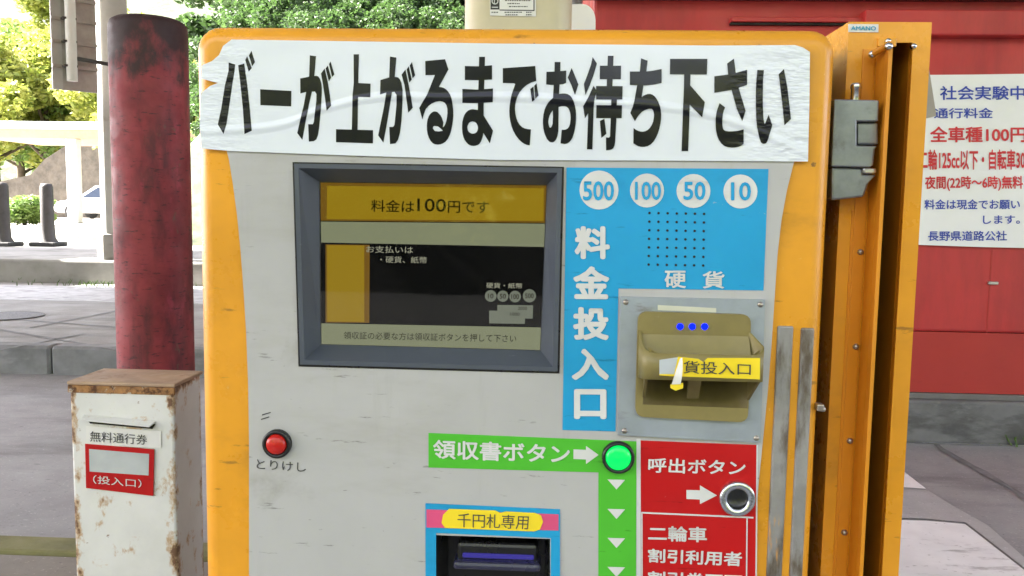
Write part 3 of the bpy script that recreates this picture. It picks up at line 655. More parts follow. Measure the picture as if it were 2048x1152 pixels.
# instruction banner
BAN = [(463,79),(1000,87),(1420,91),(1590,90),(1606,95),(1620,104),(1619,200),(1616,323),(1300,321),(1000,320),(700,311),(462,302),(403,297),(399,250),(402,186),(420,172),(436,166),(402,157),(403,131),(424,122),(438,110),(446,92)]
q = MB(); q.ppoly(BAN, -0.0024, 0.0007); ban = part('instruction_banner', q, m_banner)
A = (390, 90, .1997); B = (740, 90, .1997); C = (1080, 90, .1997); D = (1320, 90, .20833)
LET = [
 (A,[(337,175),(402,195),(390,300),(375,380),(350,560),(315,790),(285,890),(228,795),(262,640),(300,400),(335,260)]),
 (A,[(432,203),(492,185),(520,380),(545,600),(568,858),(495,892),(480,640),(455,400)]),
 (A,[(503,150),(522,112),(568,230),(538,266)]), (A,[(540,105),(565,58),(600,170),(572,212)]),
 (A,[(652,443),(965,460),(963,615),(655,602)]),
 (A,[(1150,103),(1211,112),(1195,310),(1170,470),(1140,600),(1105,780),(1075,950),(1024,882),(1060,720),(1090,600),(1113,470),(1143,310)]),
 (A,[(1053,335),(1140,318),(1215,308),(1235,315),(1250,335),(1265,380),(1270,430),(1270,480),(1260,650),(1243,830),(1232,900),(1215,945),(1190,962),(1140,968),(1133,793),(1180,793),(1190,770),(1195,720),(1215,560),(1216,490),(1200,465),(1110,470),(1055,485)]),
 (A,[(1262,285),(1298,235),(1330,370),(1350,500),(1362,608),(1318,658),(1300,520),(1280,390)]),
 (A,[(1308,235),(1330,205),(1363,325),(1340,363)]), (A,[(1342,190),(1358,165),(1395,295),(1372,320)]),
 (A,[(1588,93),(1641,93),(1635,380),(1632,520),(1628,855),(1570,848),(1578,500),(1590,380)]),
 (A,[(1625,380),(1758,387),(1755,522),(1625,518)]), (A,[(1412,843),(1783,853),(1782,985),(1412,973)]),
 (B,[(200,115),(263,125),(247,325),(220,475),(190,660),(160,840),(133,977),(82,905),(115,740),(140,620),(163,475),(192,325)]),
 (B,[(105,350),(190,325),(260,320),(283,326),(300,345),(315,380),(326,450),(325,580),(315,760),(300,880),(280,950),(255,985),(200,992),(193,820),(232,820),(245,800),(250,760),(265,600),(266,500),(245,468),(160,475),(100,495)]),
 (B,[(316,297),(355,245),(385,390),(410,520),(428,628),(383,677),(365,540),(345,400)]),
 (B,[(367,245),(388,212),(418,345),(394,375)]), (B,[(398,205),(420,170),(452,303),(427,333)]),
 (B,[(553,160),(752,142),(785,245),(690,420),(715,422),(740,430),(765,447),(785,470),(802,497),(815,530),(826,585),(833,650),(834,710),(830,760),(822,812),(812,860),(798,903),(780,940),(757,968),(730,985),(705,995),(680,998),(654,995),(630,985),(608,963),(590,930),(577,893),(570,850),(569,808),(572,770),(579,738),(590,710),(603,690),(620,675),(637,666),(655,665),(674,671),(690,685),(707,705),(720,730),(735,775),(730,825),(745,810),(755,790),(765,757),(772,720),(776,680),(775,640),(766,605),(750,580),(727,567),(700,562),(660,568),(620,585),(588,608),(560,640),(540,690),(524,745),(493,630),(530,565),(570,500),(650,300),(555,302)],
    [(630,835),(633,818),(643,810),(680,815),(710,838),(730,858),(690,866),(650,862)]),
 (B,[(950,210),(1090,213),(1222,203),(1222,345),(1090,353),(950,350)]), (B,[(925,440),(1080,447),(1232,435),(1230,572),(1080,582),(925,580)]),
 (B,[(1093,118),(1152,118),(1143,440),(1138,600),(1080,600),(1085,440)]),
 (B,[(1138,560),(1138,705),(1232,858),(1200,985),(1135,880),(1132,905),(1125,930),(1115,960),(1100,985),(1082,1000),(1060,1008),(1035,1011),(1010,1008),(986,996),(965,975),(948,950),(935,920),(926,882),(922,840),(922,805),(925,770),(933,733),(945,700),(963,673),(985,655),(1007,646),(1030,643),(1080,650),(1080,560)],
    [(975,825),(978,806),(985,790),(996,776),(1010,768),(1030,765),(1050,770),(1065,782),(1075,800),(1080,820),(1080,840),(1075,860),(1065,875),(1052,884),(1035,888),(1016,886),(1000,878),(988,868),(980,855)]),
 (B,[(1330,232),(1655,210),(1665,360),(1615,375),(1570,400),(1532,432),(1500,470),(1478,512),(1462,560),(1454,600),(1452,640),(1456,686),(1465,730),(1480,768),(1500,800),(1523,822),(1550,835),(1580,842),(1612,845),(1600,1005),(1570,1000),(1545,990),(1517,971),(1490,945),(1460,906),(1435,860),(1417,812),(1405,760),(1397,710),(1395,660),(1398,610),(1405,560),(1415,508),(1430,460),(1455,390),(1440,383),(1330,380)]),
 (B,[(1605,440),(1637,415),(1648,550),(1623,568)]), (B,[(1645,408),(1668,382),(1688,505),(1655,538)]),
 (C,[(147,170),(205,170),(203,262),(195,400),(190,500),(186,640),(185,830),(183,870),(175,910),(167,935),(155,955),(141,969),(125,975),(107,973),(90,965),(71,943),(55,910),(42,872),(33,830),(29,785),(30,740),(35,693),(45,650),(60,613),(80,580),(103,553),(130,530),(137,400),(145,262)],
    [(83,770),(87,740),(95,710),(108,682),(128,655),(130,720),(126,790),(117,815),(105,828),(95,824),(88,800)]),
 (C,[(65,268),(150,266),(262,256),(262,378),(235,390),(140,400),(62,395)]),
 (C,[(120,540),(150,510),(190,492),(220,485),(250,485),(277,492),(300,505),(320,530),(335,560),(349,604),(358,650),(361,695),(360,740),(357,792),(350,840),(339,887),(325,930),(309,956),(290,975),(268,987),(245,992),(205,985),(218,848),(240,849),(260,845),(277,836),(290,820),(300,793),(305,760),(307,725),(305,690),(297,659),(285,635),(267,618),(245,612),(217,613),(185,620),(165,590)]),
 (C,[(278,325),(317,230),(385,395),(350,500),(318,410)]),
 (C,[(527,120),(570,185),(540,290),(500,400),(455,500),(440,390),(475,300),(510,200)]),
 (C,[(537,408),(568,460),(545,550),(538,620),(525,1045),(470,1045),(483,680),(450,735),(432,615),(485,520)]),
 (C,[(680,108),(737,108),(725,420),(668,420)]), (C,[(600,207),(812,207),(810,342),(598,342)]),
 (C,[(562,410),(828,412),(825,545),(562,545)]), (C,[(565,602),(822,604),(818,732),(563,732)]),
 (C,[(715,540),(770,540),(765,740),(755,930),(752,975),(745,1010),(735,1033),(720,1045),(695,1052),(662,1055),(660,925),(690,927),(702,915),(708,740)]),
 (C,[(600,760),(645,738),(665,890),(615,930)]),
 (C,[(1012,133),(1078,157),(1065,265),(1035,405),(1018,525),(1038,507),(1060,497),(1082,490),(1105,490),(1128,498),(1150,515),(1169,540),(1185,570),(1200,608),(1210,650),(1214,695),(1213,740),(1206,791),(1195,840),(1180,887),(1160,930),(1137,967),(1110,995),(1078,1013),(1045,1020),(1012,1019),(980,1012),(935,985),(937,830),(955,845),(980,858),(1005,866),(1030,868),(1055,863),(1080,850),(1102,828),(1120,800),(1133,767),(1140,730),(1142,698),(1138,670),(1131,652),(1120,640),(1095,638),(1070,645),(1044,655),(1020,670),(985,708),(950,762),(905,680),(928,622),(945,560),(970,420),(1000,265)]),
 (C,[(900,265),(1060,265),(1140,255),(1218,240),(1218,380),(1140,396),(1050,405),(900,400)]),
 (D,[(97,133),(455,133),(450,283),(95,281)]), (D,[(232,275),(293,275),(287,500),(282,700),(270,1018),(208,1018),(220,650),(230,400)]), (D,[(280,375),(430,548),(405,695),(275,560)]),
 (D,[(522,300),(680,280),(836,238),(836,382),(690,430),(522,458)]),
 (D,[(645,178),(710,130),(728,270),(755,410),(822,632),(790,730),(740,620),(690,440),(655,290)]),
 (D,[(572,558),(625,600),(612,630),(605,660),(599,700),(598,740),(600,772),(605,800),(614,816),(630,825),(660,829),(700,828),(755,822),(803,810),(803,948),(783,964),(760,975),(727,983),(690,985),(653,981),(620,970),(590,945),(565,910),(549,867),(538,820),(534,762),(535,700),(540,660),(550,620)]),
 (D,[(935,238),(997,242),(990,330),(988,400),(987,500),(988,600),(993,700),(1000,750),(1005,757),(1012,750),(1043,668),(1078,770),(1045,880),(1035,912),(1025,935),(1012,945),(995,948),(982,945),(970,935),(955,895),(945,850),(932,785),(925,720),(921,610),(920,500),(921,420),(925,350)]),
 (D,[(1140,280),(1190,230),(1225,420),(1245,600),(1257,710),(1195,770),(1180,620),(1155,400)]),
]
q = MB()
for i, e in enumerate(LET):
    t = e[0]; cv = lambda l: [(t[0]+t[2]*a, t[1]+t[2]*b) for a, b in l]
    q.ppoly(cv(e[1]), -0.0027-0.00001*i, 0.0002, holes=[cv(h) for h in e[2:]])
part('banner_lettering', q, m_letters, ban)

# worn strips and catch on the right of the door
for (a, b, c, d, s_) in ((1556, 652, 1588, 650, 'guide_strip'), (1603, 656, 1630, 655, 'guide_strip')):
    p, r_ = W(a, b, YF-.003), W(c, d, YF-.003); q = MB(); q.bbox((p.x, YF-.003, 0.3), (r_.x, YF+.002, p.z), .002); part(s_, q, m_strip)
p = W(1640, 815, YF); q = MB(); q.bbox((p.x-.004, YF-.003, p.z-.004), (p.x+.004, YF+.01, p.z+.004), .0015); part('door_catch', q, m_screw)
for c in ((1612, 830), (1645, 868 - 50)):
    q = MB(); q.lathe(W(*c, YF), FW, [(.0035, 0), (.003, .0025), (0, .003)], 12); part('screw', q, m_screw)

# barrier housing at the right
YH = 0.06
hx0, hx1 = W(1690, 200, YH).x, W(1863, 60, YH).x; hz = W(1780, 44, YH).z
sx0, sx1 = W(1786, 90, YH).x, W(1826, 90, YH).x; sz = W(1800, 85, YH).z
q = MB(); q.prism([[(hx0, 0.15), (hx1, 0.15), (hx1, hz), (hx0, hz)], [(sx0, 0.3), (sx1, 0.3), (sx1, sz), (sx0, sz)]], YH, YH + 0.003)
q.box((hx0, YH+.003, 0.15), (hx0+.002, 0.45, hz)); q.box((hx1-.002, YH+.003, 0.15), (hx1, 0.45, hz)); q.box((hx0+.002, YH+.003, hz-.002), (hx1-.002, 0.45, hz)); q.box((hx0+.002, .448, 0.15), (hx1-.002, .45, hz-.002))
hs = part('barrier_housing', q, m_yellow)
q = MB(); q.box((sx0-.02, YH+.02, .29), (sx0-.017, .3, sz+.02)); q.box((sx0-.017, .2, .29), (sx1+.004, .21, sz+.02)); part('slot_lining', q, m_dark, hs)
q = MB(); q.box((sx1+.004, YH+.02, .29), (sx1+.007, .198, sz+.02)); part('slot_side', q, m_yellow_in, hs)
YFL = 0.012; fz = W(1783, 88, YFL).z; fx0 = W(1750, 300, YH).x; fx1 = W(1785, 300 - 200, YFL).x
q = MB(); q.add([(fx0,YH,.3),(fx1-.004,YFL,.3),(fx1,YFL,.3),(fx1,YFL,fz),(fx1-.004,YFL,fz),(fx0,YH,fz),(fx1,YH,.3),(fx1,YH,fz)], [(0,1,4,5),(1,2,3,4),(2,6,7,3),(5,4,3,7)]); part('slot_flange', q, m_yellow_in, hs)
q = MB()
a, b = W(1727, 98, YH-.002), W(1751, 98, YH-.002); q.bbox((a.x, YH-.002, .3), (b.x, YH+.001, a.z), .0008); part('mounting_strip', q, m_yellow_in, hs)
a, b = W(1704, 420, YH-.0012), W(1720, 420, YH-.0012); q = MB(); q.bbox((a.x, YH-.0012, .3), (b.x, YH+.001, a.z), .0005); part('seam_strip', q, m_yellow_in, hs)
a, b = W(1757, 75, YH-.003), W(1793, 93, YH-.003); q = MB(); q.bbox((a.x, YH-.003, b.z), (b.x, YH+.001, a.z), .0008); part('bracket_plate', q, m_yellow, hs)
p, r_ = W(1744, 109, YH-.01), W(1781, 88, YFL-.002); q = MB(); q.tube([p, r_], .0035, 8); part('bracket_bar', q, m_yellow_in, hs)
for c, Y, rr_ in (((1775,83),YH-.003,.0036),((1744,109),YH-.012,.0045),((1757,102),YH-.02,.0035),((1777,93),YFL-.004,.0042),((1826,93),YH,.0036),((1720,504),YH-.0012,.0036),((1711,693),YH-.0012,.0038),((1699,881),YH-.0012,.0038),((1688,1064),YH-.0012,.0038)):
    q = MB(); q.lathe(W(*c, Y), FW, [(rr_,0),(rr_,.002),(rr_*.7,.0045),(0,.005)], 12); part('screw', q, m_chrome if c[1] < 120 else m_screw, hs)
q = MB(); q.ppoly([(1697,48),(1757,48.5),(1757,64.5),(1697,64)], YH-.001, .001); nl = part('maker_label', q, m_white, hs)
q = MB(); q.text('AMANO', [(1702,52),(1752,52.5),(1752,61),(1702,60.5)], YH-.0017, .02); part('maker_lettering', q, mat('teal_print', lin(20,150,185), .4), nl)
# lock
def prismpx(pts, Y, th, m, name, par, bev=.0025):
    q = MB(); q.ppoly(pts, Y, th); o = part(name, q, m, par)
    md = o.modifiers.new('edge', 'BEVEL'); md.width = bev; md.segments = 2; md.limit_method = 'ANGLE'; md.angle_limit = R(40); return o
lk = prismpx([(1669,198),(1759,200),(1757,243),(1714,243),(1714,291),(1756,292),(1751,296),(1747,331),(1740,335),(1663,333)], 0.022, .037, m_lock, 'lock_cover', hs)
prismpx([(1715,244),(1757,244),(1757,290),(1715,290)], 0.027, .03, m_lock, 'lock_recess', lk)
prismpx([(1664,334),(1725,336),(1727,348),(1754,349),(1738,366),(1728,394),(1663,401)], 0.027, .032, m_lock, 'lock_base', lk)
prismpx([(1725,336),(1754,336),(1754,347),(1727,347)], 0.0225, .03, m_steel, 'lock_tab', lk)
p = W(1711, 200, .04); q = MB(); q.lathe(p, (0,0,1), [(.0055,-.002),(.0055,.012),(.0062,.013),(.0062,.0165),(.005,.0185),(0,.019)], 18); part('lock_pin', q, m_chrome, lk)
q = MB(); q.ppoly([(1851,140),(1858,137),(1873,232),(1850,236)], .10, .07); part('side_hood', q, m_signback, hs)

# ------------------------------------------------------------------ bollard and ticket box
DB = 1.25
c = (W(235, 500, DB) + W(380, 500, DB))/2; rb = (W(380,500,DB)-W(235,500,DB)).length/2*0.985
lean = W(310, 150, DB).x - W(312, 700, DB).x
zb = W(307, 36, DB).z
bo = thing('bollard', 'worn dark red steel bollard with rounded top, behind the rusty box', 'bollard', (c.x, DB, 0.15))
hb = zb-.15
q = MB(); q.lathe((c.x, DB, 0.15), (0,0,1), [(rb*1.06,0),(rb*1.06,.02),(rb,.021)]+[(rb,.02+(hb-.06)*k/12) for k in range(1,13)]+[(rb*.985,hb-.024),(rb*.94,hb-.013),(rb*.82,hb-.006),(rb*.5,hb),(0,hb+.002)], 56); obj('post', q, m_redpaint, bo)
q = MB(); q.lathe((c.x, DB, 0.15), (0,0,1), [(rb*1.5,0),(rb*1.5,.012),(rb*1.07,.013)], 40); obj('base_flange', q, m_darkmetal, bo)
DX = 0.85
L_, R_ = W(143, 900, DX).x, W(350, 900, DX).x; zt2 = W(245, 768, DX).z
bx = thing('ticket_box', 'rusty white steel drop box with slot and red lettered sign', 'drop box', ((L_+R_)/2, DX+.07, 0.15))
q = MB(); q.bbox((L_, DX, .15), (R_, DX+.145, zt2-.004), .006); obj('body', q, m_rustwhite, bx)
q = MB(); q.bbox((L_-.004, DX-.004, zt2-.0045), (R_+.004, DX+.15, zt2+.004), .003); obj('lid', q, m_rusttop, bx)
q = MB(); q.bbox((L_-.003, DX-.003, zt2-.022), (R_+.003, DX+.004, zt2-.005), .002); obj('rusty_rim', q, m_rustedge, bx)
q = MB(); q.ppoly([(172,836),(310,849),(304,858),(180,847)], DX-.003, .003); obj('slot_opening', q, m_dark, bx)
q = MB(); a, b = W(168, 829, DX), W(312, 842, DX)
q.add([(a.x, DX-.001, a.z), (b.x, DX-.001, b.z), (b.x-.006, DX-.02, b.z-.006), (a.x+.006, DX-.02, a.z-.006), (a.x,DX-.001,a.z-.003),(b.x,DX-.001,b.z-.003),(b.x-.006,DX-.02,b.z-.009),(a.x+.006,DX-.02,a.z-.009)], [(0,1,2,3),(7,6,5,4),(3,2,6,7),(0,3,7,4),(1,5,6,2)]); obj('slot_hood', q, m_rustwhite, bx)
q = MB(); q.ppoly([(172,852),(322,862),(322,896),(172,890)], DX-.0025, .001); pl = obj('paper_label', q, m_whitep, bx)
q = MB(); q.text('無料通行券', [(180,862),(294,870),(294,890),(180,883)], DX-.0034, .004); obj('label_lettering', q, m_hand, pl)
q = MB(); q.ppoly([(170,888),(308,899),(306,992),(172,976)], DX-.005, .003); rp = obj('red_sign', q, m_red, bx)
q = MB(); q.ppoly([(178,898),(298,908),(297,951),(179,943)], DX-.0058, .0005); obj('grey_field', q, mat('grey_print', (.5,.53,.54), .4), rp)
q = MB(); q.text('（投入口）', [(186,950),(283,959),(283,976),(186,967)], DX-.0062, .004); obj('sign_lettering', q, m_white, rp)

# ------------------------------------------------------------------ pillar, white drum, red building
DP = 1.75
a, b = W(923, 30, DP), W(1145, 30, DP); hw = (b.x-a.x)/2; cx = (a.x+b.x)/2
pi_ = thing('pillar', 'beige steel pillar with paper sticker rising behind the machine', 'pillar', (cx, DP+hw, 0))
q = MB(); pr_ = []
for i in range(48):
    t = 2*math.pi*i/48; e = 0.42
    pr_.append((cx+hw*math.copysign(abs(math.cos(t))**e, math.cos(t)), DP+hw+hw*math.copysign(abs(math.sin(t))**e, math.sin(t))))
q.add([(x, y, z) for z in (0.0, ZC) for x, y in pr_], [(i, (i+1)%48, 48+(i+1)%48, 48+i) for i in range(48)], True); obj('shaft', q, m_beige, pi_)
q = MB(); q.ppoly([(979,-70),(1071,-70),(1072,33),(980,31)], DP-.003, .001); st = obj('sticker', q, m_whitep, pi_)
q = MB(); q.ppoly([(981,-60),(999,-60),(999,19),(981,19)], DP-.0036, .0005); q.ppoly([(999,19),(1068,20),(1068,22),(999,21)], DP-.0036, .0005); q.ppoly([(1067,-60),(1069,-60),(1069,22),(1067,22)], DP-.0036, .0005)
obj('sticker_panel', q, m_ink, st)
q = MB(); q.ppoly(arc((990,2), 7, 14), DP-.0042, .0004, holes=[arc((990,2), 5, 14)]); q.ppoly([(988,-3),(989.5,-3),(989.5,8),(988,8)], DP-.0042, .0004); q.ppoly([(983.5,13.5),(996,13.5),(996,15.5),(983.5,15.5)], DP-.0042, .0004); obj('sticker_emblem', q, m_white, st)
q = MB()
for xa, xb, y in ((1010,1062,1),(1015,1040,7),(1018,1055,13),(983,996,24.5),(1009,1045,24.5),(1052,1064,24.5),(1011,1036,29.5),(1052,1063,29.5)):
    x = xa
    while x < xb:
        ww = random.uniform(2, 4.5); q.ppoly([(x,y-1),(min(x+ww,xb),y-1),(min(x+ww,xb),y+1),(x,y+1)], DP-.0042, .0004); x += ww+1.2
obj('sticker_print', q, m_hand, st)
DW = 2.55
q = MB(); pts_ = [(1120,8),(1165,8)] + [(1165+26*math.sin(R(a)), 40-32*math.cos(R(a))) for a in (15,30,45,60,75,90)] + [(1191,240),(1120,240)]
q.ppoly(pts_, DW, .12); wd = thing('white_sign', 'white round cornered panel hanging between beige pillar and red building', 'sign', (W(1160,200,DW).x, DW+.06, W(1160,240,DW).z))
o = obj('panel', q, mat('bright_white_panel', (.86,.86,.84), .4, var=.02), wd)
q = MB(); q.tube([(W(1150,200,DW).x, DW+.06, W(1160,12,DW).z), (W(1150,200,DW).x, DW+.06, ZC)], .025, 12); obj('hanger', q, m_steel, wd)

DR = 3.76
bx0 = W(1187, 40, DR).x; bx1 = bx0 + 6.0; zp = W(1900, 793, DR).z; zj = W(1900, 664, DR).z
rbld = thing('red_building', 'long red painted booth building on a grey concrete plinth', 'building', (bx0+3, DR+2, 0))
q = MB(); q.bbox((bx0, DR, zj), (bx1, DR+4, 4.2), .015); obj('wall', q, m_wall, rbld)
q = MB(); q.box((bx0+.004, DR+.004, zp+.02), (bx1-.004, DR+3.99, zj-.002)); obj('lower_wall', q, m_wall2, rbld)
q = MB(); q.box((bx0, DR-.012, zp-.012), (bx1, DR+3.9, zp+.018)); obj('sill_strip', q, mat('grey_sill_metal', (.2,.19,.19), .5, .4), rbld)
q = MB(); q.bbox((bx0-.02, DR-.05, 0), (bx1+.02, DR+4.02, zp-.014), .015); obj('plinth', q, m_plinth, rbld)
a = W(1732, 18, DR-.09); b = W(1900, 70, DR-.09); q = MB(); q.bbox((a.x, DR-.09, b.z), (bx1, DR-.002, a.z), .008); obj('shutter_box', q, m_wall, rbld)
a = W(1463, 33, DR-.05); b = W(1728, 44, DR-.05); q = MB(); q.bbox((a.x, DR-.05, b.z), (b.x, DR-.002, a.z), .004); obj('ledge', q, m_wall, rbld)
q = MB(); q.box((a.x, DR-.03, b.z-.012), (b.x, DR-.003, b.z-.001)); obj('ledge_gap', q, m_dark, rbld)
a = W(1200, -2, DR-.12); q = MB(); q.box((bx0-.1, DR-.14, a.z+.02), (bx1, DR-.004, a.z+.22)); obj('fascia', q, m_fasc, rbld)
for c in (1985,):
    a = W(c, 500, DR-.004); q = MB(); q.box((a.x-.003, DR-.002, zj), (a.x+.003, DR-.0005, a.z)); obj('panel_seam', q, m_wall2, rbld)
a, b = W(1976, 563, DR-.01), W(1995, 569, DR-.01); q = MB(); q.bbox((a.x, DR-.02, b.z), (b.x, DR-.001, a.z), .002); obj('hinge', q, m_steel, rbld)
# roof line above
q = MB(); q.box((bx0-.3, DR-.3, 4.205), (bx1+.3, DR+4.3, 4.4)); obj('roof', q, m_fasc, rbld)
# fare banner
YB = DR-.025
q = MB(); q.ppoly([(1822,150),(1950,149),(2090,147),(2092,497),(1960,494),(1816,489)], YB, .004); fb = obj('fare_banner', q, m_bannerw, loc=(W(1950,495,YB).x, YB, W(1950,495,YB).z))
tag(fb, 'white fare notice banner with blue and red text on the red building', 'banner')
def bt(lines, m, name):
    for s_, a, b, c, d in lines:
        q = MB(); q.text(s_, [(a,b),(c,b-.5),(c,d-.5),(a,d)], YB-.003, .024 if 'red' in name else .016); obj(name, q, m, fb)
bt([('社会実験中',1880,172,2050,200),('通行料金',1868,216,1986,237),('料金は現金でお願い',1849,399,2040,419),('します。',1966,431,2040,448),('長野県道路公社',1856,462,2014,482)], m_bblue, 'blue_lettering')
bt([('全車種100円',1860,253,2052,285),('二輪125cc以下・自転車30円',1838,299,2068,340),('夜間(22時〜6時)無料',1850,352,2046,382)], m_bred, 'red_lettering')

# ------------------------------------------------------------------ left background
# steel column carrying the canopy, on a concrete foot
DC = YS + 0.15
a, b = W(177, 300, DC), W(246, 300, DC); wc = b.x-a.x; 
col = thing('canopy_column', 'pale grey steel column on concrete foot left of the red bollard', 'column', ((a.x+b.x)/2, DC+wc/2, 0.5))
hc = wc*.367; mcx = (a.x+b.x)/2; mcy = DC+wc/2; q = MB(); q.bbox((mcx-hc, mcy-hc, .5), (mcx+hc, mcy+hc, ZC), .025, 3); obj('shaft', q, m_column, col)
q = MB(); q.bbox((mcx-hc-.05, mcy-hc-.05, .5), (mcx+hc+.05, mcy+hc+.05, W(200,468,DC-.1).z), .03); obj('foot', q, m_step, col); col.rotation_euler = (0, 0, R(38))
# back of a road sign clamped to it
DS = DC - 0.25
sb = thing('road_sign', 'back of grey ribbed road sign clamped to the steel column', 'sign', W(146, 186, DS))
A0, A1 = W(102, 100, DS-.25), W(192, 100, DS+.1); z0 = W(150, 184, DS).z; z1 = 5.2
dv = Vector((A1.x-A0.x, A1.y-A0.y, 0)); nv = Vector((dv.y, -dv.x, 0)).normalized()
def slab(u0, u1, za, zb_, d0, d1):
    q = MB(); c = []
    for d in (d0, d1):
        for (u, z) in ((u0,za),(u1,za),(u1,zb_),(u0,zb_)): c.append(Vector((A0.x, A0.y, z)) + dv*u + nv*d)
    return q.add(c, [(0,1,2,3),(7,6,5,4),(0,4,5,1),(1,5,6,2),(2,6,7,3),(3,7,4,0)])
obj('panel', slab(0, 1, z0, z1, 0, .02), m_signback, sb)
obj('side_frame', slab(0, .22, z0, z1, .021, .035), m_column, sb)
for y in (4, 45, 90, 138):
    z = W(150, y, DS).z; obj('rib', slab(.0, 1, z-.02, z+.02, .036, .06), m_signback, sb)
    obj('clamp', slab(.2, .5, z-.012, z+.012, .061, .16), m_darkmetal, sb)
q = MB(); pc = Vector((A0.x, A0.y, 0)) + dv*.38 + nv*.13; q.tube([pc+Vector((0,0,z0+.1)), pc+Vector((0,0,z1))], .06, 14); obj('pipe', q, m_whitep, sb)
q = MB(); z = W(150, 121, DS).z; q.tube([pc+Vector((0,0,z)), Vector((b.x, DC-.05, z-.03))], .025, 8); obj('clamp_bar', q, m_darkmetal, sb)
# delineator posts
def delineator(px, lab):
    p = G(px, 492, .496); d = thing('delineator_post', lab, 'post', p, 'delineator posts along the walkway')
    q = MB(); q.bbox((p.x-.22, p.y-.2, p.z), (p.x+.22, p.y+.2, p.z+.07), .02); obj('base', q, m_rubber, d)
    q = MB(); q.lathe((p.x, p.y, p.z+.07), (0,0,1), [(.16,0),(.12,.06),(.105,.3),(.10,.9),(.08,.95),(0,.96)], 16); obj('post', q, m_tanpost, d); return d
delineator(97, 'dark short post on black base beside the steel column'); delineator(8, 'tan short post on black base at the left edge of the photo')
# manhole
p = G(12, 633, .2); mh = thing('manhole_cover', 'round dark iron manhole cover set in the grey pavement', 'manhole cover', p)
q = MB(); rad = (G(85,633,.2)-p).length; q.lathe(p+Vector((0,0,.004)), (0,0,1), [(rad,0),(rad,.006),(rad*.93,.006),(rad*.92,.003),(rad*.9,.006),(0,.006)], 36, False); obj('lid', q, m_iron, mh)
# car-port shelter
DSH = 27.0
a, b = W(-60, 245, DSH), W(520, 250, DSH); zt3, zw, zb3 = W(100,243,DSH).z, W(100,258,DSH).z, W(100,276,DSH).z
sh = thing('shelter', 'long open shelter with white roof edge and white posts across the plaza', 'shelter', ((a.x+b.x)/2, DSH+2, .49))
q = MB(); q.bbox((a.x, DSH, zw), (b.x, DSH+4, zt3), .03); obj('roof', q, m_whitep, sh)
q = MB(); q.box((a.x+.05, DSH+.06, zb3), (b.x-.05, DSH+3.9, zw-.003)); obj('soffit', q, m_brown, sh)
for px in (-40, 137, 330, 480):
    c = W(px, 300, DSH); q = MB(); q.bbox((c.x-.18, DSH+.12, .49), (c.x+.18, DSH+.45, zb3-.003), .02); obj('post', q, m_whitep, sh)
# stone retaining wall, hedge
q = MB(); vs = []; k = 40
DWL = 36.0
prof = [(-40,372),(60,350),(90,318),(130,292),(190,285),(300,285),(400,290)]
top = [(W(x, y, DWL).x, W(x, y, DWL).z) for x, y in prof]
q.prism([[(top[0][0], .45)] + [(top[-1][0], .45)] + top[::-1]], DWL, DWL+.8)
o = obj('stone_wall', q, m_stone, loc=(top[3][0], DWL, .49)); tag(o, 'brown grey stone retaining wall behind the white shelter', 'wall')
# parked car
def car(px, D, lab):
    c = W(px, 430, D); z = .49; x0 = c.x; r = thing('parked_car', lab, 'car', (x0+2.1, D+.85, z))
    P = [(0,.35),(.05,.62),(.25,.72),(1.05,.86),(4.05,.86),(4.2,.75),(4.22,.4),(4.0,.25),(.2,.25)]
    q = MB(); q.prism([[(x0+a, z+b) for a, b in P]], D, D+1.7); q.add([(x0+a, D+1.7, z+b) for a, b in P], [tuple(range(len(P)))])
    o = obj('body', q, m_carpaint, r); md = o.modifiers.new('edge','BEVEL'); md.width=.06; md.segments=2
    Cb = [(1.0,.862),(1.75,1.40),(3.3,1.42),(4.0,.862)]
    q = MB()
    lo = [(x0+a, D+.06+(.15 if b > 1 else 0), z+b) for a, b in Cb]; hi = [(x0+a, D+1.64-(.15 if b > 1 else 0), z+b) for a, b in Cb]
    q.add(lo+hi, [(0,3,2,1),(4,5,6,7),(0,1,5,4),(1,2,6,5),(2,3,7,6)]); obj('cabin', q, m_carpaint, r)
    for tri_ in ([(1.22,.90),(1.85,1.33),(2.45,1.34),(2.45,.90)], [(2.55,.90),(2.55,1.34),(3.2,1.35),(3.75,.90)]):
        q = MB(); q.add([(x0+a, D+.045+.15*(b-.862)/.54, z+b) for a, b in tri_], [tuple(range(4))[::-1]]); obj('window', q, m_carglass, r)
    q = MB(); q.add([(x0+1.06,D+.2,z+.90),(x0+1.68,D+.3,z+1.365),(x0+1.68,D+1.4,z+1.365),(x0+1.06,D+1.5,z+.90)], [(0,1,2,3)]); q.v = [(a-.03, b, c_+.01) for a, b, c_ in q.v]; obj('windscreen', q, m_carglass, r)
    for wx in (.8, 3.4):
        for wy in (D+.02, D+1.5):
            q = MB(); q.lathe((x0+wx, wy-.03, z+.31), (0,1,0), [(0,0),(.2,.0),(.3,.0),(.31,.03),(.31,.2),(.2,.22)], 20, False); wl_ = obj('wheel', q, m_rubber, r)
            if wy < D+1:
                q = MB(); q.lathe((x0+wx, wy-.036, z+.31), (0,1,0), [(0,-.004),(.18,-.002),(.2,.004)], 16, False); obj('rim', q, m_steel, wl_)
    q = MB(); q.bbox((x0-.01, D+.1, z+.55), (x0+.14, D+.45, z+.68), .03); obj('headlight', q, m_chrome, r)
car(106, 33.5, 'white parked car in the sunlit plaza, half hidden by the steel column')

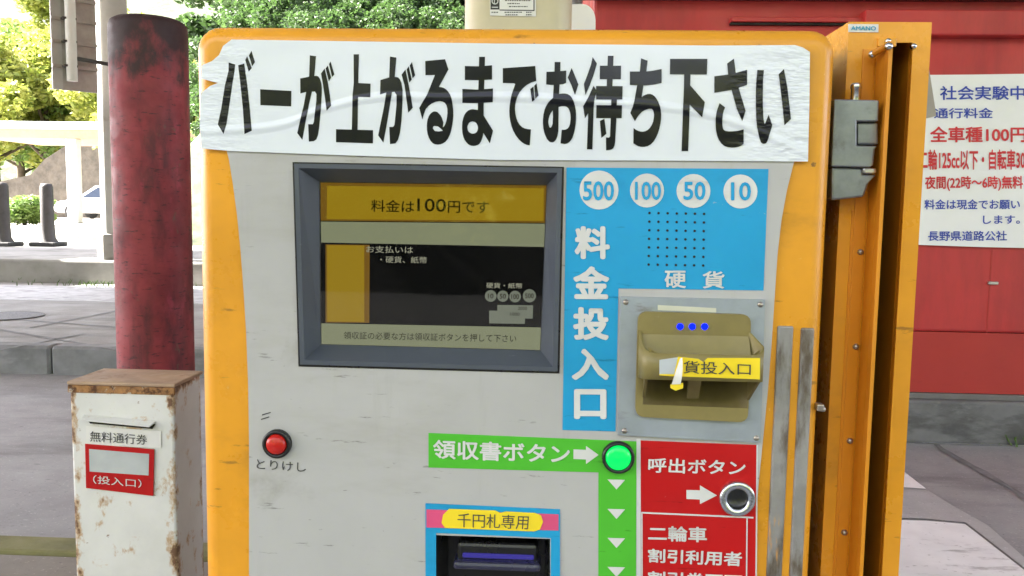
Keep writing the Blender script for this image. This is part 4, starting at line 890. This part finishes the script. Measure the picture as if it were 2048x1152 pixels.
# ------------------------------------------------------------------ foliage
rng = np.random.default_rng(3)
def leaves(centres, radii, n, size, flat_=0.6):
    ci = rng.integers(0, len(centres), n); c = np.array(centres)[ci]; r = np.array(radii)[ci]
    d = rng.normal(size=(n, 3)); d /= np.linalg.norm(d, axis=1)[:, None]
    p = c + d * (r * (0.45 + 0.6*rng.random(n)**0.6))[:, None] * np.array([1, 1, .75])
    u = rng.normal(size=(n, 3)); u[:, 2] *= flat_; u /= np.linalg.norm(u, axis=1)[:, None]
    v = np.cross(u, rng.normal(size=(n, 3))); v /= np.linalg.norm(v, axis=1)[:, None]
    s = size * (0.6 + 0.8*rng.random(n))[:, None]
    V4 = np.stack([p-u*s, p-v*s*.5, p+u*s, p+v*s*.5], 1).reshape(-1, 3)
    return V4
def leafobj(name, V4, m, parent):
    me = bpy.data.meshes.new(name); n = len(V4)//4
    me.vertices.add(len(V4)); me.vertices.foreach_set('co', V4.astype(np.float32).ravel())
    me.loops.add(len(V4)); me.loops.foreach_set('vertex_index', np.arange(len(V4), dtype=np.int32))
    me.polygons.add(n); me.polygons.foreach_set('loop_start', np.arange(0, len(V4), 4, dtype=np.int32)); me.update(calc_edges=True); me.validate()
    me.materials.append(m); o = bpy.data.objects.new(name, me); COL.objects.link(o); o.parent = parent; return o
def tree_proto(h, spread, m, nleaf, size, name='broadleaf_tree'):
    r = thing(name, 'tree', 'tree', (0, 0, 0)); q = MB()
    q.tube([(0,0,-.3),(.1,.05,h*.25),(-.05,.1,h*.5),(.05,0,h*.8)], [h*.028,h*.022,h*.015,h*.006], 10)
    cs = []; rs = []
    for i in range(9):
        a = i*2.4+random.uniform(-.3,.3); zz_ = h*(.25+.06*i); ln = spread*(1.05-.06*i)*random.uniform(.7,1.1)
        e = Vector((math.cos(a)*ln, math.sin(a)*ln, zz_+ln*.5)); q.tube([(0,0,zz_*.9), e*.5+Vector((0,0,zz_*.45)), e], [h*.012,h*.008,h*.003], 6)
        for t in (.55, .8, 1.05): cs.append(tuple(Vector((0,0,zz_*.9)).lerp(e, t)+Vector((random.gauss(0,.35),random.gauss(0,.35),random.gauss(0,.3))))); rs.append(spread*random.uniform(.20,.36))
    for i in range(6): cs.append((random.gauss(0,spread*.3),random.gauss(0,spread*.3),h*random.uniform(.75,1.0))); rs.append(spread*random.uniform(.22,.36))
    obj('trunk', q, m_bark, r); leafobj('crown', leaves(cs, rs, nleaf, size), m, r); return r
def place(proto, used, x, y, z, s, rz, lab, grp):
    o = proto if not used.get(proto.name) else copy_tree(proto); used[proto.name] = 1
    o.location = (x, y, z); o.scale = (s,)*3; o.rotation_euler = (0, 0, rz); o['label'] = lab; o['group'] = grp; return o
used = {}
tA = tree_proto(9, 3.6, m_leafy, 15000, .15); tB = tree_proto(8, 3.4, m_leaf, 15000, .14); tC = tree_proto(11, 3.2, m_leafd, 14000, .15, 'forest_tree')
spots = [(-5,40,tA,1.0,'yellow green sunlit tree at the far left above the shelter'),(40,47,tB,1.25,'mid green tree behind the far left sunlit tree'),(95,42,tA,1.05,'yellow green sunlit tree directly left of the road sign back'),
 (160,50,tA,1.3,'large sunlit tree hidden partly by the road sign back'),(225,44,tB,1.1,'mid green tree behind the pale steel column'),(300,41,tA,1.1,'sunlit tree showing above the red bollard'),
 (365,38,tA,.95,'yellow green tree between red bollard and yellow machine'),(420,46,tB,1.25,'mid green tree above the left corner of the machine')]
for px, D, t, s, lab in spots:
    p = W(px, 380, D); place(t, used, p.x, D, max(.3, hill(p.x, D))-.1, s, random.uniform(0,6), lab, 'trees behind the plaza')
for i, (px, D, t, s, lab) in enumerate(((470,30,tC,.9,'dark forest tree on the slope, first right of the bollard'),(560,33,tC,1.0,'dark forest tree on the slope above the banner word for bar'),(650,30,tA,.8,'sunlit young tree on the slope behind the machine top'),
   (730,34,tC,1.05,'dark forest tree high on the slope left of the slim stems'),(845,29,tC,.75,'slim stemmed tree on the slope left of the beige pillar'),(905,33,tC,1.0,'dark forest tree right beside the beige pillar'),(1165,31,tB,.9,'green tree between beige pillar and red building'))):
    p = W(px, 30, D); place(t, used, p.x, D, hill(p.x, D)-.2, s, random.uniform(0,6), lab, 'trees on the slope')
# shrubs on the slope
def shrub_proto(name, m, n, size):
    r = thing(name, 'shrub', 'shrub', (0,0,0)); cs = []; rs = []
    for i in range(12): cs.append((random.gauss(0,.45),random.gauss(0,.35),random.uniform(.2,.85))); rs.append(random.uniform(.22,.42))
    q = MB()
    for c_ in cs[:7]: q.tube([(0,0,-.1),(c_[0]*.4,c_[1]*.4,c_[2]*.5),c_], [.025,.018,.006], 5)
    obj('stems', q, m_bark, r); leafobj('foliage', leaves(cs, rs, n, size), m, r); return r
sA = shrub_proto('leafy_shrub', m_leafd, 4600, .05); sB = shrub_proto('leafy_shrub', m_leaf, 4200, .052); sC = shrub_proto('leafy_shrub', m_leafd, 4800, .048)
k = 0
for px in range(385, 935, 26):
    for row in range(3):
        D = 20.5 + row*1.7 + random.uniform(-.6, .6); p = W(px+random.uniform(-12,12), 30, D)
        o = place((sA, sB, sC)[(k*7+row) % 3], used, p.x, D, hill(p.x, D)-.05, random.uniform(.8,1.25), random.uniform(0,6), 'leafy shrub growing among others on the slope behind the machine', 'shrubs on the slope'); k += 1
# rounded hedge on the plaza
hd = thing('hedge_bush', 'clipped round green bush beside the short posts under the shelter', 'bush', W(48, 414, 24))
hd.location.z = .49; hd.scale = (1.5, 1, .85); c = hd.location
cs = [(random.uniform(-.35,.35), random.uniform(-.3,.3), random.uniform(.25,.85)) for _ in range(16)]
q = MB(); q.tube([c, c+Vector((0,0,.7))], .05, 6); obj('stem', q, m_bark, hd); leafobj('foliage', leaves(cs, [.32]*16, 6000, .05), m_leaf, hd)
# wood across the road behind the viewer (seen only as reflections)
m_leafb = leaf_mat('brightened_leaves', (0.32, 0.42, 0.05), (0.55, 0.55, 0.12))  # leaf colour raised so sunlit foliage shows up in the screen
cs = []; rs = []
for i in range(170): cs.append((random.uniform(-26, 22), random.uniform(-17, -11.6), random.uniform(1.6, 9))); rs.append(random.uniform(0.7, 1.9))
for i in range(110): cs.append((random.uniform(-9, 9), random.uniform(-16, -12), random.uniform(1.2, 3.0))); rs.append(random.uniform(0.6, 1.1))
for i in range(120): cs.append((random.uniform(-9, 9), random.uniform(-16, -11.9), random.uniform(.5, 1.5))); rs.append(random.uniform(0.5, .8))
o = leafobj('roadside_wood', leaves(cs, rs, 130000, .2), m_leafb, None); o['kind'] = 'stuff'
g = MB(); g.bbox((-40, -11.3, -0.1), (40, -11, .72), .02); o = obj('reflection_wall', g, m_rubber); tag(o, 'low dark barrier added behind the viewer to darken the screen reflections', 'barrier')  # unseen; added so the lower screen mirrors something dark
